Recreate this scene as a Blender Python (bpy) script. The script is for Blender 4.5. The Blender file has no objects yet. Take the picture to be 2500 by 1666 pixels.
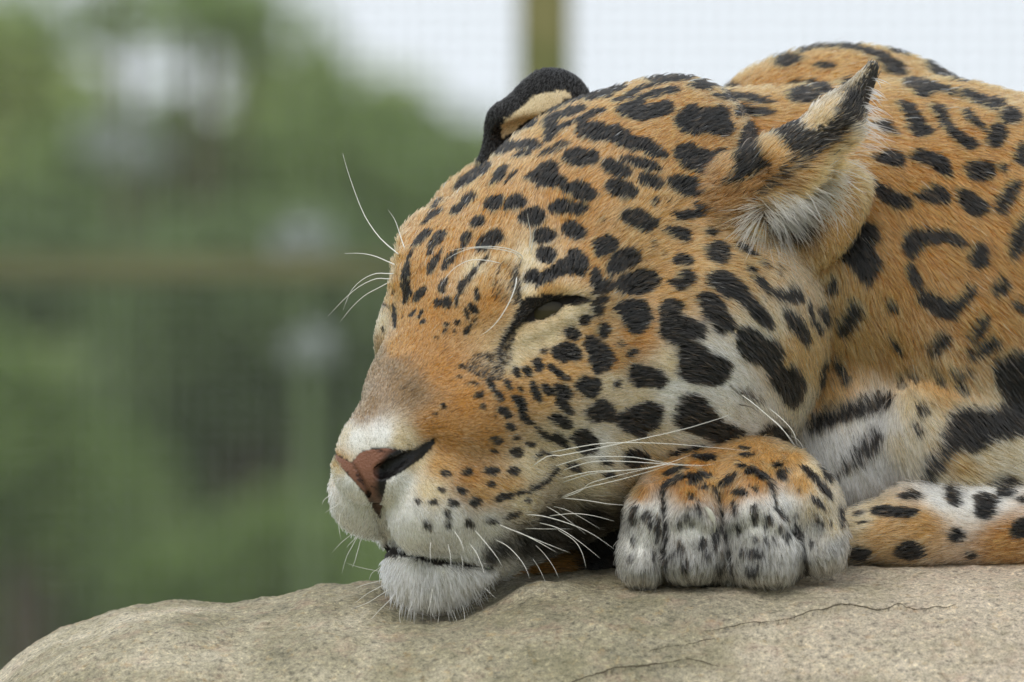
# Jaguar resting its chin on a boulder, wire mesh enclosure and shrubs out of focus behind.
import bpy, math, random
import numpy as np
from mathutils import Vector
rng = np.random.default_rng(7); random.seed(7)
sc = bpy.context.scene
# ---------------------------------------------------------------- camera
W_FOCUS = 0.50; U = W_FOCUS / 2500.0; CAM_DIST = 5.0; CAM_Z = 1.0      # 1 px = U metres at the focus plane
cam_d = bpy.data.cameras.new('camera'); cam = bpy.data.objects.new('camera', cam_d); sc.collection.objects.link(cam)
cam.location = (0, -CAM_DIST, CAM_Z); cam.rotation_euler = (math.radians(90), 0, 0)
cam_d.sensor_width = 36.0; cam_d.lens = 36.0 * CAM_DIST / W_FOCUS; cam_d.clip_end = 3000
cam_d.dof.use_dof = True; cam_d.dof.focus_distance = CAM_DIST + 0.012; cam_d.dof.aperture_fstop = cam_d.lens / 42.0
sc.camera = cam
# ---------------------------------------------------------------- sky and light (overcast)
SUN_EL, SUN_AZ = math.radians(46), math.radians(205)
world = bpy.data.worlds.new('World'); sc.world = world; world.use_nodes = True
wn = world.node_tree.nodes; wl = world.node_tree.links
bg = wn['Background']
sky = wn.new('ShaderNodeTexSky'); sky.sky_type = 'NISHITA'; sky.sun_disc = False
sky.sun_elevation = SUN_EL; sky.sun_rotation = SUN_AZ; sky.air_density = 1.0; sky.dust_density = 6.0; sky.ozone_density = 1.0
mixn = wn.new('ShaderNodeMix'); mixn.data_type = 'RGBA'; mixn.inputs[0].default_value = 0.85
wl.new(sky.outputs[0], mixn.inputs[6]); mixn.inputs[7].default_value = (11.2, 12.0, 12.8, 1)   # even cloud cover
wl.new(mixn.outputs[2], bg.inputs[0]); bg.inputs[1].default_value = 0.10
sun_d = bpy.data.lights.new('sun', 'SUN'); sun_d.energy = 1.0; sun_d.angle = math.radians(25); sun_d.color = (1.0, 0.96, 0.9)
sun = bpy.data.objects.new('sun', sun_d); sc.collection.objects.link(sun)
sdir = Vector((math.sin(SUN_AZ) * math.cos(SUN_EL), math.cos(SUN_AZ) * math.cos(SUN_EL), math.sin(SUN_EL)))
sun.rotation_euler = sdir.to_track_quat('Z', 'Y').to_euler(); sun.location = (0, 0, 6)
vs = sc.view_settings; vs.view_transform = 'Standard'; vs.look = 'None'; vs.exposure = 0.0; vs.gamma = 1.0
sc.render.engine = 'CYCLES'; sc.cycles.use_denoising = True; sc.cycles.max_bounces = 10
sc.cycles.diffuse_bounces = 3; sc.cycles.glossy_bounces = 4; sc.cycles.transmission_bounces = 8
sc.cycles_curves.shape = 'RIBBONS'; sc.cycles_curves.subdivisions = 2

def srgb(r, g, b):
    c = np.array([r, g, b], float) / 255.0
    return np.where(c <= 0.04045, c / 12.92, ((c + 0.055) / 1.055) ** 2.4)
def link(o, parent=None):
    sc.collection.objects.link(o)
    if parent is not None: o.parent = parent
    return o
def tag(o, label=None, cat=None, group=None, kind=None):
    if label: o['label'] = label
    if cat: o['category'] = cat
    if group: o['group'] = group
    if kind: o['kind'] = kind
    return o
def mesh_obj(name, V, Fc, mat, parent=None, smooth=True):
    me = bpy.data.meshes.new(name)
    if isinstance(Fc, np.ndarray) and len(Fc) > 500:
        V = np.asarray(V, np.float32); k = Fc.shape[1]; n = len(Fc)
        me.vertices.add(len(V)); me.vertices.foreach_set('co', V.ravel())
        me.loops.add(n * k); me.loops.foreach_set('vertex_index', np.ascontiguousarray(Fc, np.int32).ravel())
        me.polygons.add(n); me.polygons.foreach_set('loop_start', np.arange(0, n * k, k, dtype=np.int32)); me.polygons.foreach_set('loop_total', np.full(n, k, np.int32))
        me.update(calc_edges=True); me.validate()
    else:
        me.from_pydata(np.asarray(V).tolist(), [], [list(map(int, f)) for f in Fc]); me.update()
    if smooth: me.polygons.foreach_set('use_smooth', [True] * len(me.polygons))
    if mat: me.materials.append(mat)
    return link(bpy.data.objects.new(name, me), parent)
def empty(name, loc=(0, 0, 0)):
    o = bpy.data.objects.new(name, None); o.location = loc; o.empty_display_size = 0.1
    return link(o)
def hash3(i):
    h = (i[..., 0] * 73856093) ^ (i[..., 1] * 19349663) ^ (i[..., 2] * 83492791)
    h = (h ^ (h >> 13)) * 1274126177; h = h ^ (h >> 16)
    return (h & 0xffff) / 65535.0
def vnoise(p, s, seed=0):
    q = np.asarray(p, float) / s + seed * 17.31
    i = np.floor(q).astype(np.int64); f = q - i; f = f * f * (3 - 2 * f)
    out = 0
    for a in (0, 1):
        for b in (0, 1):
            for c in (0, 1):
                w = (f[..., 0] if a else 1 - f[..., 0]) * (f[..., 1] if b else 1 - f[..., 1]) * (f[..., 2] if c else 1 - f[..., 2])
                out = out + w * hash3(i + np.array([a, b, c]))
    return out * 2 - 1
def simple_mat(name, col, rough=0.6):
    m = bpy.data.materials.new(name); m.use_nodes = True
    b = m.node_tree.nodes['Principled BSDF']; b.inputs['Base Color'].default_value = (*col, 1); b.inputs['Roughness'].default_value = rough
    return m
def ramp(nt, fac, stops):
    r = nt.nodes.new('ShaderNodeValToRGB'); nt.links.new(fac, r.inputs[0])
    while len(r.color_ramp.elements) < len(stops): r.color_ramp.elements.new(0.5)
    for e, (p, c) in zip(r.color_ramp.elements, stops): e.position = p; e.color = (*c, 1)
    return r.outputs[0]
def noise_tex(nt, scale, detail=4, rough=0.55, vec=None):
    n = nt.nodes.new('ShaderNodeTexNoise'); n.inputs['Scale'].default_value = scale; n.inputs['Detail'].default_value = detail
    n.inputs['Roughness'].default_value = rough
    if vec is not None: nt.links.new(vec, n.inputs['Vector'])
    return n.outputs[0]
def mix_rgb(nt, fac, a, b, mode='MIX'):
    m = nt.nodes.new('ShaderNodeMix'); m.data_type = 'RGBA'; m.blend_type = mode
    for s, v in ((0, fac), (6, a), (7, b)):
        if isinstance(v, bpy.types.NodeSocket): nt.links.new(v, m.inputs[s])
        else: m.inputs[s].default_value = v if s == 0 else (*v, 1)
    return m.outputs[2]
# ---------------------------------------------------------------- signed-distance modelling of the cat
# model space: "px" units (1 px = U metres); x right, y down, d away from the viewer
CX, CY = 1250.0, 833.0
DP = CAM_DIST / U
def P(x, y, d):
    k = 1.0 + d / DP
    return np.array([(x - CX) * k + CX, (y - CY) * k + CY, d], np.float32)
def to_world(v):
    v = np.asarray(v, float)
    o = np.empty_like(v)
    o[..., 0] = (v[..., 0] - CX) * U; o[..., 1] = v[..., 2] * U; o[..., 2] = (CY - v[..., 1]) * U + CAM_Z
    return o
def to_px(w):
    """world -> photograph pixel + depth"""
    w = np.asarray(w, float)
    k = 1.0 + w[..., 1] / CAM_DIST
    return np.stack([w[..., 0] / U / k + CX, CY - (w[..., 2] - CAM_Z) / U / k, w[..., 1] / U], -1)

F_ = np.array([-0.648, 0.457, -0.609]); L_ = np.array([0.7495, 0.240, -0.617])
F_ /= np.linalg.norm(F_); L_ -= F_ * (L_ @ F_); L_ /= np.linalg.norm(L_); U_ = np.cross(F_, L_)
HEAD_R = np.array([F_, L_, U_], np.float32)
M0 = P(1185, 700, 0).astype(float)
def hp(a, l, b):
    return (M0 + a * F_ + l * L_ + b * U_).astype(np.float32)

def s_ell(p, c, r, R=None):
    q = p - np.asarray(c, np.float32)
    if R is not None: q = q @ np.asarray(R, np.float32).T
    r = np.asarray(r, np.float32)
    k0 = np.sqrt(((q / r) ** 2).sum(1)); k1 = np.sqrt(((q / (r * r)) ** 2).sum(1))
    return k0 * (k0 - 1.0) / np.maximum(k1, 1e-7)
def s_cone(p, a, b, ra, rb):
    a = np.asarray(a, np.float32); b = np.asarray(b, np.float32)
    ba = b - a; t = np.clip(((p - a) @ ba) / max(float(ba @ ba), 1e-6), 0, 1)
    return np.sqrt(((p - a - t[:, None] * ba) ** 2).sum(1)) - (ra + (rb - ra) * t)
def smin(a, b, k):
    h = np.maximum(k - np.abs(a - b), 0.0) / k
    return np.minimum(a, b) - h * h * k * 0.25
def smax(a, b, k): return -smin(-a, -b, k)
def frame(f, up=(0, -1, 0)):
    f = np.array(f, float); f /= np.linalg.norm(f)
    u = np.array(up, float); u -= f * (u @ f); u /= np.linalg.norm(u)
    return np.array([f, np.cross(f, u), u], np.float32)

class Shape:
    """a list of blended solids and cuts; evaluated with far pieces culled"""
    def __init__(s): s.it = []; s.bs = None
    def add(s, t): s.it.append(t); s.bs = None; return s
    def ell(s, c, r, k=40, R=None): return s.add(('e', np.asarray(c, np.float32), np.asarray(r, np.float32), R, k))
    def cone(s, a, b, ra, rb, k=40): return s.add(('c', np.asarray(a, np.float32), np.asarray(b, np.float32), ra, rb, k))
    def cut_cone(s, a, b, ra, rb, k=15): return s.add(('x', np.asarray(a, np.float32), np.asarray(b, np.float32), ra, rb, k))
    def cut_ell(s, c, r, k=15, R=None): return s.add(('y', np.asarray(c, np.float32), np.asarray(r, np.float32), R, k))
    def bounds(s):
        if s.bs is None or len(s.bs) != len(s.it):
            s.bs = []
            for t in s.it:
                if t[0] in 'ey': c, r, k = t[1], float(max(t[2])), t[4]
                else: c, r, k = (t[1] + t[2]) / 2, float(np.linalg.norm(t[1] - t[2])) / 2 + max(t[3], t[4]), t[5]
                s.bs.append((c, r, k))
        return s.bs
    def __call__(s, p, cc=None, cr=None):
        if cc is None:
            cc = (p.min(0) + p.max(0)) / 2; cr = float(np.linalg.norm(p.max(0) - cc))
        d = np.full(len(p), 1e4, np.float32); far = 1e4
        for t, (c, r, k) in zip(s.it, s.bounds()):
            gap = math.sqrt(float(((c - cc) ** 2).sum())) - r - cr
            if t[0] in 'xy':
                if gap > k: continue
                q = s_cone(p, *t[1:5]) if t[0] == 'x' else s_ell(p, t[1], t[2], t[3])
                d = smax(d, -q, k)
            elif gap > 70 + k: far = min(far, gap)
            else: d = smin(d, s_cone(p, *t[1:5]) if t[0] == 'c' else s_ell(p, t[1], t[2], t[3]), k)
        return np.minimum(d, far)
def celled(fn, p, cell=160.0):
    """evaluate fn cell by cell so that far pieces are culled"""
    p = np.asarray(p, np.float32)
    if len(p) < 64: return fn(p)
    k = np.floor((p - p.min(0)) / cell).astype(np.int64); key = (k[:, 0] * 4096 + k[:, 1]) * 4096 + k[:, 2]
    o = np.argsort(key, kind='stable'); ks = key[o]; cut = np.concatenate([[0], np.where(np.diff(ks))[0] + 1, [len(o)]])
    res = None
    for a, b in zip(cut[:-1], cut[1:]):
        r = fn(p[o[a:b]])
        if res is None: res = np.empty((len(p),) + r.shape[1:], r.dtype)
        res[o[a:b]] = r
    return res
head = Shape(); ear_n = Shape(); ear_f = Shape(); body = Shape(); paw = Shape(); leg = Shape()
# --- head (symmetric in its own frame: a forward, l to the near side, b up; 50 px = 1 cm)
head.ell(hp(-430, 25, -75), (440, 330, 340), 60, HEAD_R)               # cranium
head.ell(hp(-200, 0, -15), (300, 250, 200), 90, HEAD_R)               # forehead
head.ell(P(1660, 400, 380), (190, 205, 220), 90)                      # nape behind the crown
head.ell(hp(-30, 0, -80), (240, 225, 165), 90, HEAD_R)                # between the eyes
head.cone(hp(120, 0, -95), hp(450, 15, -205), 122, 95, 70)            # nose bridge
head.ell(hp(490, 8, -255), (85, 98, 78), 40, HEAD_R)                  # nose end
for s in (1, -1):
    head.cone(hp(50, s * 130, -10), hp(-80, s * 235, 15), 80, 82, 90) # brow
    head.ell(hp(-60, s * (260 if s > 0 else 222), -190), (220, 120, 155), 90, HEAD_R)     # cheek bone
    head.ell(hp(150, s * (150 if s > 0 else 92), -200), (200, 105 if s > 0 else 92, 140), 90, HEAD_R)     # maxilla
    head.ell(hp(-430, s * 370, -300), (310, 190, 310), 110, HEAD_R)   # jowl
    head.ell(hp(-150, s * 270, -400), (260, 120, 170), 90, HEAD_R)    # cheek below the eye
    head.ell(hp(320, s * (110 if s > 0 else 88), -380), (205, 118 if s > 0 else 105, 150), 45, HEAD_R)     # whisker pad
    head.ell(hp(180, s * 190, -390), (170, 95, 125), 50, HEAD_R)      # whisker pad, back
    head.cone(P(1125, 1345, -25) if s > 0 else hp(300, -70, -560), hp(-250, s * 210, -540), 88, 150, 60)  # lower jaw
head.ell(P(1055, 1380, -8), (112, 118, 96), 45, HEAD_R)                # chin
# --- near ear: a curved horn seen from behind, hollow on its lower right side
ear_n.cone(P(1770, 510, 130), P(1940, 415, 70), 120, 95, 40)
ear_n.cone(P(1940, 415, 70), P(2050, 300, 50), 95, 62, 40)
ear_n.cone(P(2050, 300, 50), P(2128, 168, 50), 62, 15, 40)
ear_n.ell(P(2030, 530, 170), (60, 125, 70), 50, frame((-.45, .9, 0))[[1, 0, 2]])
ear_n.cut_cone(P(1930, 560, 50), P(2075, 400, 40), 70, 62, 20)
ear_n.cut_cone(P(2075, 400, 40), P(2160, 215, 45), 62, 16, 20)
# --- far ear, standing behind the crown
ear_f.cone(P(1195, 400, 500), P(1245, 310, 520), 32, 52, 40)
ear_f.cone(P(1245, 300, 520), P(1345, 255, 540), 54, 86, 40)
ear_f.ell(P(1350, 270, 540), (100, 96, 60), 30)
ear_f.cut_ell(P(1310, 345, 470), (110, 60, 60), 20)
# --- neck, shoulders, chest
body.cone(hp(-640, -20, -230), P(2400, 650, 620), 290, 430, 60)
body.cone(P(1800, 440, 520), P(2300, 450, 640), 222, 258, 50)         # nape
body.ell(P(2065, 400, 860), (390, 295, 260), 60)
body.ell(P(2760, 640, 760), (560, 462, 450), 60)
body.ell(P(3900, 690, 850), (1500, 480, 460), 90)                     # trunk, out of view
body.cone(P(4900, 800, 700), P(4300, 1250, 250), 330, 170, 90)        # haunch
body.cone(P(4300, 1280, 250), P(3600, 1340, 200), 130, 75, 60)
body.ell(P(2440, 720, 430), (330, 440, 250), 80)
body.ell(P(2090, 1090, 470), (260, 250, 200), 80)
body.ell(P(2420, 1090, 330), (290, 130, 190), 25, frame((.95, .25, .1)))
body.ell(P(1560, 1220, 480), (330, 230, 230), 60)
# --- forearm lying along the rock and the other one under the throat
leg.cone(P(2720, 1285, 260), P(2230, 1285, 220), 105, 92, 40)
leg.cone(P(2230, 1285, 220), P(2060, 1310, 190), 90, 58, 40)
leg.cone(P(1300, 1400, 330), P(1800, 1390, 420), 55, 80, 40)
# --- near paw, toes towards the viewer
paw.ell(P(1795, 1235, 60), (258, 140, 190), 40)
paw.cone(P(1830, 1190, 110), P(1880, 1200, 380), 125, 125, 60)
paw.ell(P(1790, 1330, -10), (235, 100, 140), 30)
for (x0, y0, x1, y1, d, r0, r1) in ((1632, 1205, 1570, 1342, -60, 64, 58), (1700, 1188, 1688, 1330, -95, 66, 70),
                                    (1815, 1185, 1866, 1342, -100, 72, 78), (1935, 1165, 2004, 1310, -55, 66, 62)):
    paw.cone(P(x0, y0, d + 50), P((x0 + x1) / 2, (y0 + y1) / 2 - 15, d - 5), r0 * .95, r0, 18)
    paw.cone(P((x0 + x1) / 2, (y0 + y1) / 2 - 15, d - 5), P(x1, y1, d - 5), r0, r1, 30)
    paw.ell(P(x1, y1 + 36, d + 5), (r1 * .95, 52, 80), 20)
GROUPS = [('head', head), ('ear_n', ear_n), ('ear_f', ear_f), ('body', body), ('leg', leg), ('paw', paw)]
def groups_small(p):
    cc = (p.min(0) + p.max(0)) / 2; cr = float(np.linalg.norm(p.max(0) - cc))
    return [g(p, cc, cr) for _, g in GROUPS]
def total_small(p):
    h, en, ef, b, l, w = groups_small(p)
    d = smin(h, en, 45); d = smin(d, ef, 30)
    d = smin(d, b, 8); d = smin(d, l, 10); return smin(d, w, 8)
def total(p): return celled(total_small, p)
def group_of(p): return celled(lambda q: np.argmin(np.stack(groups_small(q), 1), 1), p)
def head_c(p): return celled(head, p)
def cast(x, y, fn=total, d0=-420.0, n=90):
    d = np.full(len(x), d0); act = np.arange(len(x))
    for _ in range(n):
        if len(act) == 0: break
        k = 1 + d[act] / DP
        s = fn(np.stack([(x[act] - CX) * k + CX, (y[act] - CY) * k + CY, d[act]], 1).astype(np.float32))
        go = (s > 0.3) & (d[act] < 1500); d[act[go]] += np.clip(s[go] * .85, .3, 250); act = act[go]
    k = 1 + d / DP
    return np.stack([(x - CX) * k + CX, (y - CY) * k + CY, d], 1), d < 1400
def mirror(p):
    q = (np.asarray(p, float) - M0) @ np.array([F_, L_, U_]).T
    return hp(q[0], -q[1], q[2])
def on_many(pl, fn=head):
    """points (x, y, depth offset) dropped onto a surface"""
    pl = np.array(pl, float); h, _ = cast(pl[:, 0], pl[:, 1], fn)
    return [P(x, y, d + dd) for x, y, d, dd in zip(pl[:, 0], pl[:, 1], h[:, 2], pl[:, 2])]
def nets(fn, lo, hi, h, B=8, raw=None):
    raw = raw or fn
    lo = np.array(lo, np.float32); n = np.ceil((np.array(hi) - lo) / h / B).astype(int) * B
    nb = n // B
    bi = np.stack(np.meshgrid(*[np.arange(k) for k in nb], indexing='ij'), -1).reshape(-1, 3)
    c = lo + (bi * B + (B - 1) / 2) * h
    dc = fn(c.astype(np.float32))
    G = np.repeat(np.repeat(np.repeat(np.where(dc < 0, -1e3, 1e3).astype(np.float32).reshape(nb), B, 0), B, 1), B, 2)
    act = bi[np.abs(dc) < B * h * 1.5]
    off = np.stack(np.meshgrid(*[np.arange(B)] * 3, indexing='ij'), -1).reshape(-1, 3)
    for i in range(len(act)):
        a = act[i] * B
        G[a[0]:a[0] + B, a[1]:a[1] + B, a[2]:a[2] + B] = raw((lo + (a + off) * h).astype(np.float32)).reshape(B, B, B)
    S = G < 0
    cs = [(i, j, k) for i in (0, 1) for j in (0, 1) for k in (0, 1)]
    sub = lambda A, o: A[o[0]:A.shape[0] - 1 + o[0], o[1]:A.shape[1] - 1 + o[1], o[2]:A.shape[2] - 1 + o[2]]
    cnt = sum(sub(S, o).astype(np.int8) for o in cs)
    A = (cnt > 0) & (cnt < 8)
    ii = np.argwhere(A)
    vid = np.full(A.shape, -1, np.int64); vid[A] = np.arange(len(ii))
    acc = np.zeros((len(ii), 3)); num = np.zeros(len(ii))
    for a in range(8):
        for b in range(a + 1, 8):
            da = np.array(cs[b]) - np.array(cs[a])
            if np.abs(da).sum() != 1: continue
            va = G[tuple((ii + cs[a]).T)]; vb = G[tuple((ii + cs[b]).T)]
            m = (va < 0) != (vb < 0)
            t = np.clip(va[m] / (va[m] - vb[m]), 0, 1)
            acc[m] += np.array(cs[a]) + t[:, None] * da; num[m] += 1
    V = lo + (ii + acc / np.maximum(num, 1)[:, None]) * h
    Q = []
    for ax in range(3):
        e = np.zeros(3, int); e[ax] = 1
        s0 = S[:S.shape[0] - e[0], :S.shape[1] - e[1], :S.shape[2] - e[2]]; s1 = S[e[0]:, e[1]:, e[2]:]
        X = np.argwhere(s0 != s1); fl = s0[tuple(X.T)]
        u = np.zeros(3, int); v = np.zeros(3, int); u[(ax + 1) % 3] = 1; v[(ax + 2) % 3] = 1
        ok = (X[:, (ax + 1) % 3] > 0) & (X[:, (ax + 2) % 3] > 0) & (X < np.array(A.shape)).all(1); X = X[ok]; fl = fl[ok]
        q = np.stack([vid[tuple((X - u - v).T)], vid[tuple((X - v).T)], vid[tuple(X.T)], vid[tuple((X - u).T)]], 1)
        q[~fl] = q[~fl][:, ::-1]
        Q.append(q)
    Q = np.concatenate(Q); Q = Q[(Q >= 0).all(1)]
    return V, Q
def grad(fn, V, e=2.0):
    g = np.zeros_like(V)
    for k in range(3):
        o = np.zeros(3); o[k] = e
        g[:, k] = fn((V + o).astype(np.float32)) - fn((V - o).astype(np.float32))
    return g / np.maximum(np.linalg.norm(g, axis=1), 1e-6)[:, None]
# --- features cut into the head (placed on its surface, mirrored to the far side)
def both(kind, pl, k):
    """pl: list of (x, y, depth offset, radius)"""
    q = list(zip(on_many([p[:3] for p in pl]), [p[3] for p in pl]))
    return [(kind, a[0], b[0], a[1], b[1], k) for a, b in zip(q[:-1], q[1:])] + \
           [(kind, mirror(a[0]), mirror(b[0]), a[1], b[1], k) for a, b in zip(q[:-1], q[1:])]
det = []
det += both('c', [(1255, 790, 12, 16), (1290, 728, 6, 17), (1350, 705, 6, 17), (1440, 708, 14, 14)], 16)      # upper lid
det += both('c', [(1245, 835, 14, 13), (1310, 808, 10, 14), (1380, 775, 10, 13), (1440, 735, 16, 12)], 14)    # lower lid
eye_c = on_many([(1335, 758, 70)])[0]
det += both('x', [(1285, 785, 0, 8), (1318, 767, 0, 18), (1350, 751, 0, 19), (1385, 735, 0, 13), (1410, 727, 0, 7)], 5)           # eye opening
det += both('x', [(1225, 850, 0, 6), (1255, 812, 0, 8), (1290, 780, 0, 10)], 8)                                # tear duct
det += both('x', [(1056, 1078, -2, 9), (1000, 1112, 0, 13), (950, 1142, 6, 19), (930, 1150, 14, 20)], 10)     # nostril
det += both('x', [(928, 1290, -4, 8), (945, 1335, 0, 14), (1020, 1354, 0, 14), (1110, 1373, 0, 15), (1190, 1384, -3, 10), (1270, 1384, -5, 6)], 10)  # mouth
ph = list(zip(on_many([(868, 1140, -3), (898, 1200, -3), (922, 1255, -3), (930, 1300, -3)]), (4, 6, 8, 8)))
det += [('x', a[0], b[0], a[1], b[1], 6) for a, b in zip(ph[:-1], ph[1:])]
head.it += det

# --- folds of skin over the knuckles
for pl in (((1560, 1245), (1585, 1205), (1625, 1190)), ((1640, 1200), (1688, 1168), (1738, 1196)), ((1758, 1190), (1815, 1155), (1866, 1188)), ((1892, 1160), (1945, 1128), (2000, 1165)), ((1655, 1262), (1690, 1245), (1725, 1268)), ((1800, 1262), (1850, 1240), (1895, 1275))):
    q = on_many([(x, y, 9) for x, y in pl], paw)
    for a, c in zip(q[:-1], q[1:]): paw.cone(a, c, 19, 19, 16)
# --- clefts between the toes
for pl in (((1618, 1205, 7), (1624, 1270, 9), (1622, 1340, 11), (1630, 1410, 12)), ((1746, 1190, 7), (1766, 1265, 10), (1778, 1340, 12), (1792, 1425, 12)), ((1874, 1160, 6), (1895, 1230, 9), (1938, 1300, 11), (1968, 1405, 12))):
    q = list(zip(on_many([(x, y, -2) for x, y, _ in pl], paw), [r for _, _, r in pl]))
    for a, c in zip(q[:-1], q[1:]): paw.cut_cone(a[0], c[0], a[1], c[1], 8)
# ---------------------------------------------------------------- coat pattern, measured off the animal (photograph px)
# zoom windows the outlines were read in: name -> (x0, y0, scale)
WIN = {'A': (780, 380, .3189), 'B': (780, 800, .3189), 'C': (1380, 380, .3189), 'D': (1380, 800, .3189), 'E': (1100, 80, .3189),
       'F': (1700, 80, .3635), 'G': (1900, 600, .3188), 'H': (1400, 1000, .4675), 'I': (700, 1200, .34)}
def rd(win, s):
    x0, y0, k = WIN[win]; out = []
    for t in s.split('/'):
        n = [float(v) for v in t.replace(',', ' ').split()]
        out.append(np.array(n).reshape(-1, 2) * k + (x0, y0))
    return out
SPOTS = []      # (group, polygon, strength)
def spots(group, win, s, strength=1.0):
    for p in rd(win, s):
        if len(p) == 1 or len(p) == 2: continue
        SPOTS.append((group, p, strength))
def dots(group, win, s, strength=0.85):
    x0, y0, k = WIN[win]
    for t in s.split('/'):
        x, y, r = [float(v) for v in t.split()]
        a = np.linspace(0, 2 * np.pi, 9)[:-1]; r2 = r * (1 + 0.2 * np.sin(a * 2 + x))
        SPOTS.append((group, np.stack([x + r2 * np.cos(a), y + r2 * np.sin(a)], 1) * k + (x0, y0), strength))
spots('head', 'A', '1045 255 1075 190 1180 110 1290 68 1308 90 1270 140 1180 200 1100 245/1310 210 1340 160 1370 110 1430 75 1440 95 1415 150 1390 190 1330 215/1420 205 1440 165 1500 120 1520 120 1480 165 1430 210/1570 150 1660 130 1700 80 1770 55 1835 75 1830 120 1815 150 1880 160 1885 190 1830 220 1760 235 1690 225 1640 185/1090 355 1120 310 1180 285 1210 300 1195 340 1140 365 1105 375/1010 450 1030 400 1075 375 1110 385 1100 420 1050 445/1270 380 1300 335 1360 310 1405 305 1400 345 1370 395 1330 425 1285 400/1410 400 1430 340 1480 305 1530 300 1570 345 1570 385 1520 400 1450 415/1850 265 1900 220 1970 205 2050 220 2090 270 2120 300 2090 335 2010 345 1950 310/1760 400 1800 350 1870 330 1960 355 2030 375 2045 420 1980 445 1880 435 1790 430/1520 480 1570 430 1640 400 1700 410 1720 460 1690 520 1630 540 1560 510/1160 535 1180 490 1220 465 1270 485 1260 520 1200 555/1870 560 1890 515 1950 510 2010 545 2035 590 2000 635 1940 620 1890 595/1645 600 1680 555 1750 560 1800 590 1800 630 1740 660 1670 660 1640 640/1660 740 1700 700 1770 710 1815 750 1800 790 1740 815 1680 790/1660 980 1680 920 1750 870 1850 800 1890 790 1900 740 1950 720 2010 760 2050 830 2040 890 1980 920 1900 890 1840 930 1760 960 1700 985/1570 950 1590 900 1640 870 1680 880 1680 930 1640 960 1590 970')
spots('head', 'A', '780 525 810 475 870 430 940 410 920 450 860 490 800 520/860 400 890 350 950 320 930 370 880 405/720 690 740 640 790 590 850 570 850 610 800 650 750 690/820 755 850 680 870 630 910 590 970 600 950 650 890 690 870 740/1090 720 1085 660 1110 600 1160 595 1160 640 1130 690/1200 720 1220 660 1270 600 1350 565 1400 630 1370 660 1330 690 1250 720/840 895 830 850 880 780 920 730 940 710 930 770 900 830 870 890/945 855 960 800 1010 740 1060 720 1050 770 1000 820 970 860/650 1110 640 1000 630 950 650 860 680 780 720 720 715 790 690 850 690 930 695 1010 710 1040 690 1080 660 1120/730 1110 720 1080 760 1020 810 1000 815 1040 780 1090 750 1115/920 1020 930 960 970 930 985 960 970 1030 940 1050/1070 1060 1060 1010 1090 960 1130 940 1160 870 1195 860 1190 920 1130 975 1100 1060/1210 850 1240 790 1300 750 1310 780 1250 820/875 1130 900 1095 940 1105 945 1140 900 1155/945 1100 990 1080 1015 1120 1000 1165 960 1150/1030 1080 1050 1070 1070 1120 1060 1160 1035 1140/1195 1050 1205 1015 1225 1060 1235 1100 1210 1100/1160 1130 1190 1140 1220 1195 1215 1215 1180 1210 1155 1170/1110 1165 1140 1180 1155 1240 1140 1260 1115 1210/680 1225 720 1180 755 1175 730 1210 690 1235/740 1240 770 1200 800 1180 790 1215 760 1250/770 1270 800 1245 820 1265 795 1285/955 1290 980 1265 1000 1295 975 1315/1030 1280 1055 1255 1080 1285 1055 1310/1110 1330 1150 1290 1175 1300 1150 1340 1110 1370', .95)
dots('head', 'A', '1030 1350 15/965 1345 12/900 1395 12/1310 1220 12/1360 965 12/1190 1270 22/640 1240 14/570 1050 12', .7)
spots('head', 'A', '1485 1080 1490 890 1512 860 1540 940 1540 1090 1512 1120', .6)
spots('head', 'A', '1300 960 1340 880 1420 830 1500 790 1550 820 1520 1000 1480 1120 1400 1150 1350 1060', .13)
spots('head', 'B', '1890 40 1930 0 1980 20 2000 60 1970 100 1920 85/1790 180 1830 140 1890 115 1960 140 1995 200 1980 250 1930 245 1870 265 1820 230/1480 330 1510 300 1545 340 1540 380 1500 375/1560 300 1600 285 1635 330 1620 385 1580 360/1640 250 1690 235 1720 290 1700 345 1660 320/1750 300 1790 280 1850 340 1900 370 1905 410 1860 390 1790 345/1290 400 1320 395 1340 460 1400 510 1415 550 1380 540 1310 470/1410 405 1440 405 1480 460 1465 475 1425 445/1510 440 1540 445 1565 485 1545 495/1610 470 1630 420 1680 470 1700 540 1690 570 1640 530/1700 430 1740 440 1800 490 1780 525 1730 510/1800 460 1860 440 1920 480 1930 540 1890 560 1940 620 1930 650 1870 640 1830 580 1820 510/1470 530 1500 510 1560 540 1600 600 1580 630 1520 610/1370 620 1410 600 1460 640 1475 680 1440 690 1390 660/1525 640 1560 630 1600 680 1650 730 1630 750 1550 710/1420 740 1450 725 1500 755 1490 785 1440 775/1660 750 1720 790 1790 830 1800 860 1750 860 1690 800/1785 680 1830 660 1900 700 1940 750 1910 775 1840 750 1800 720/1790 820 1840 805 1890 850 1915 900 1870 920 1830 880/1970 440 2000 395 2070 380 2140 400 2145 470 2100 520 2050 530 1990 490/1950 850 1980 790 2040 775 2100 830 2130 880 2120 940 2060 960 1990 920')
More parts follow.
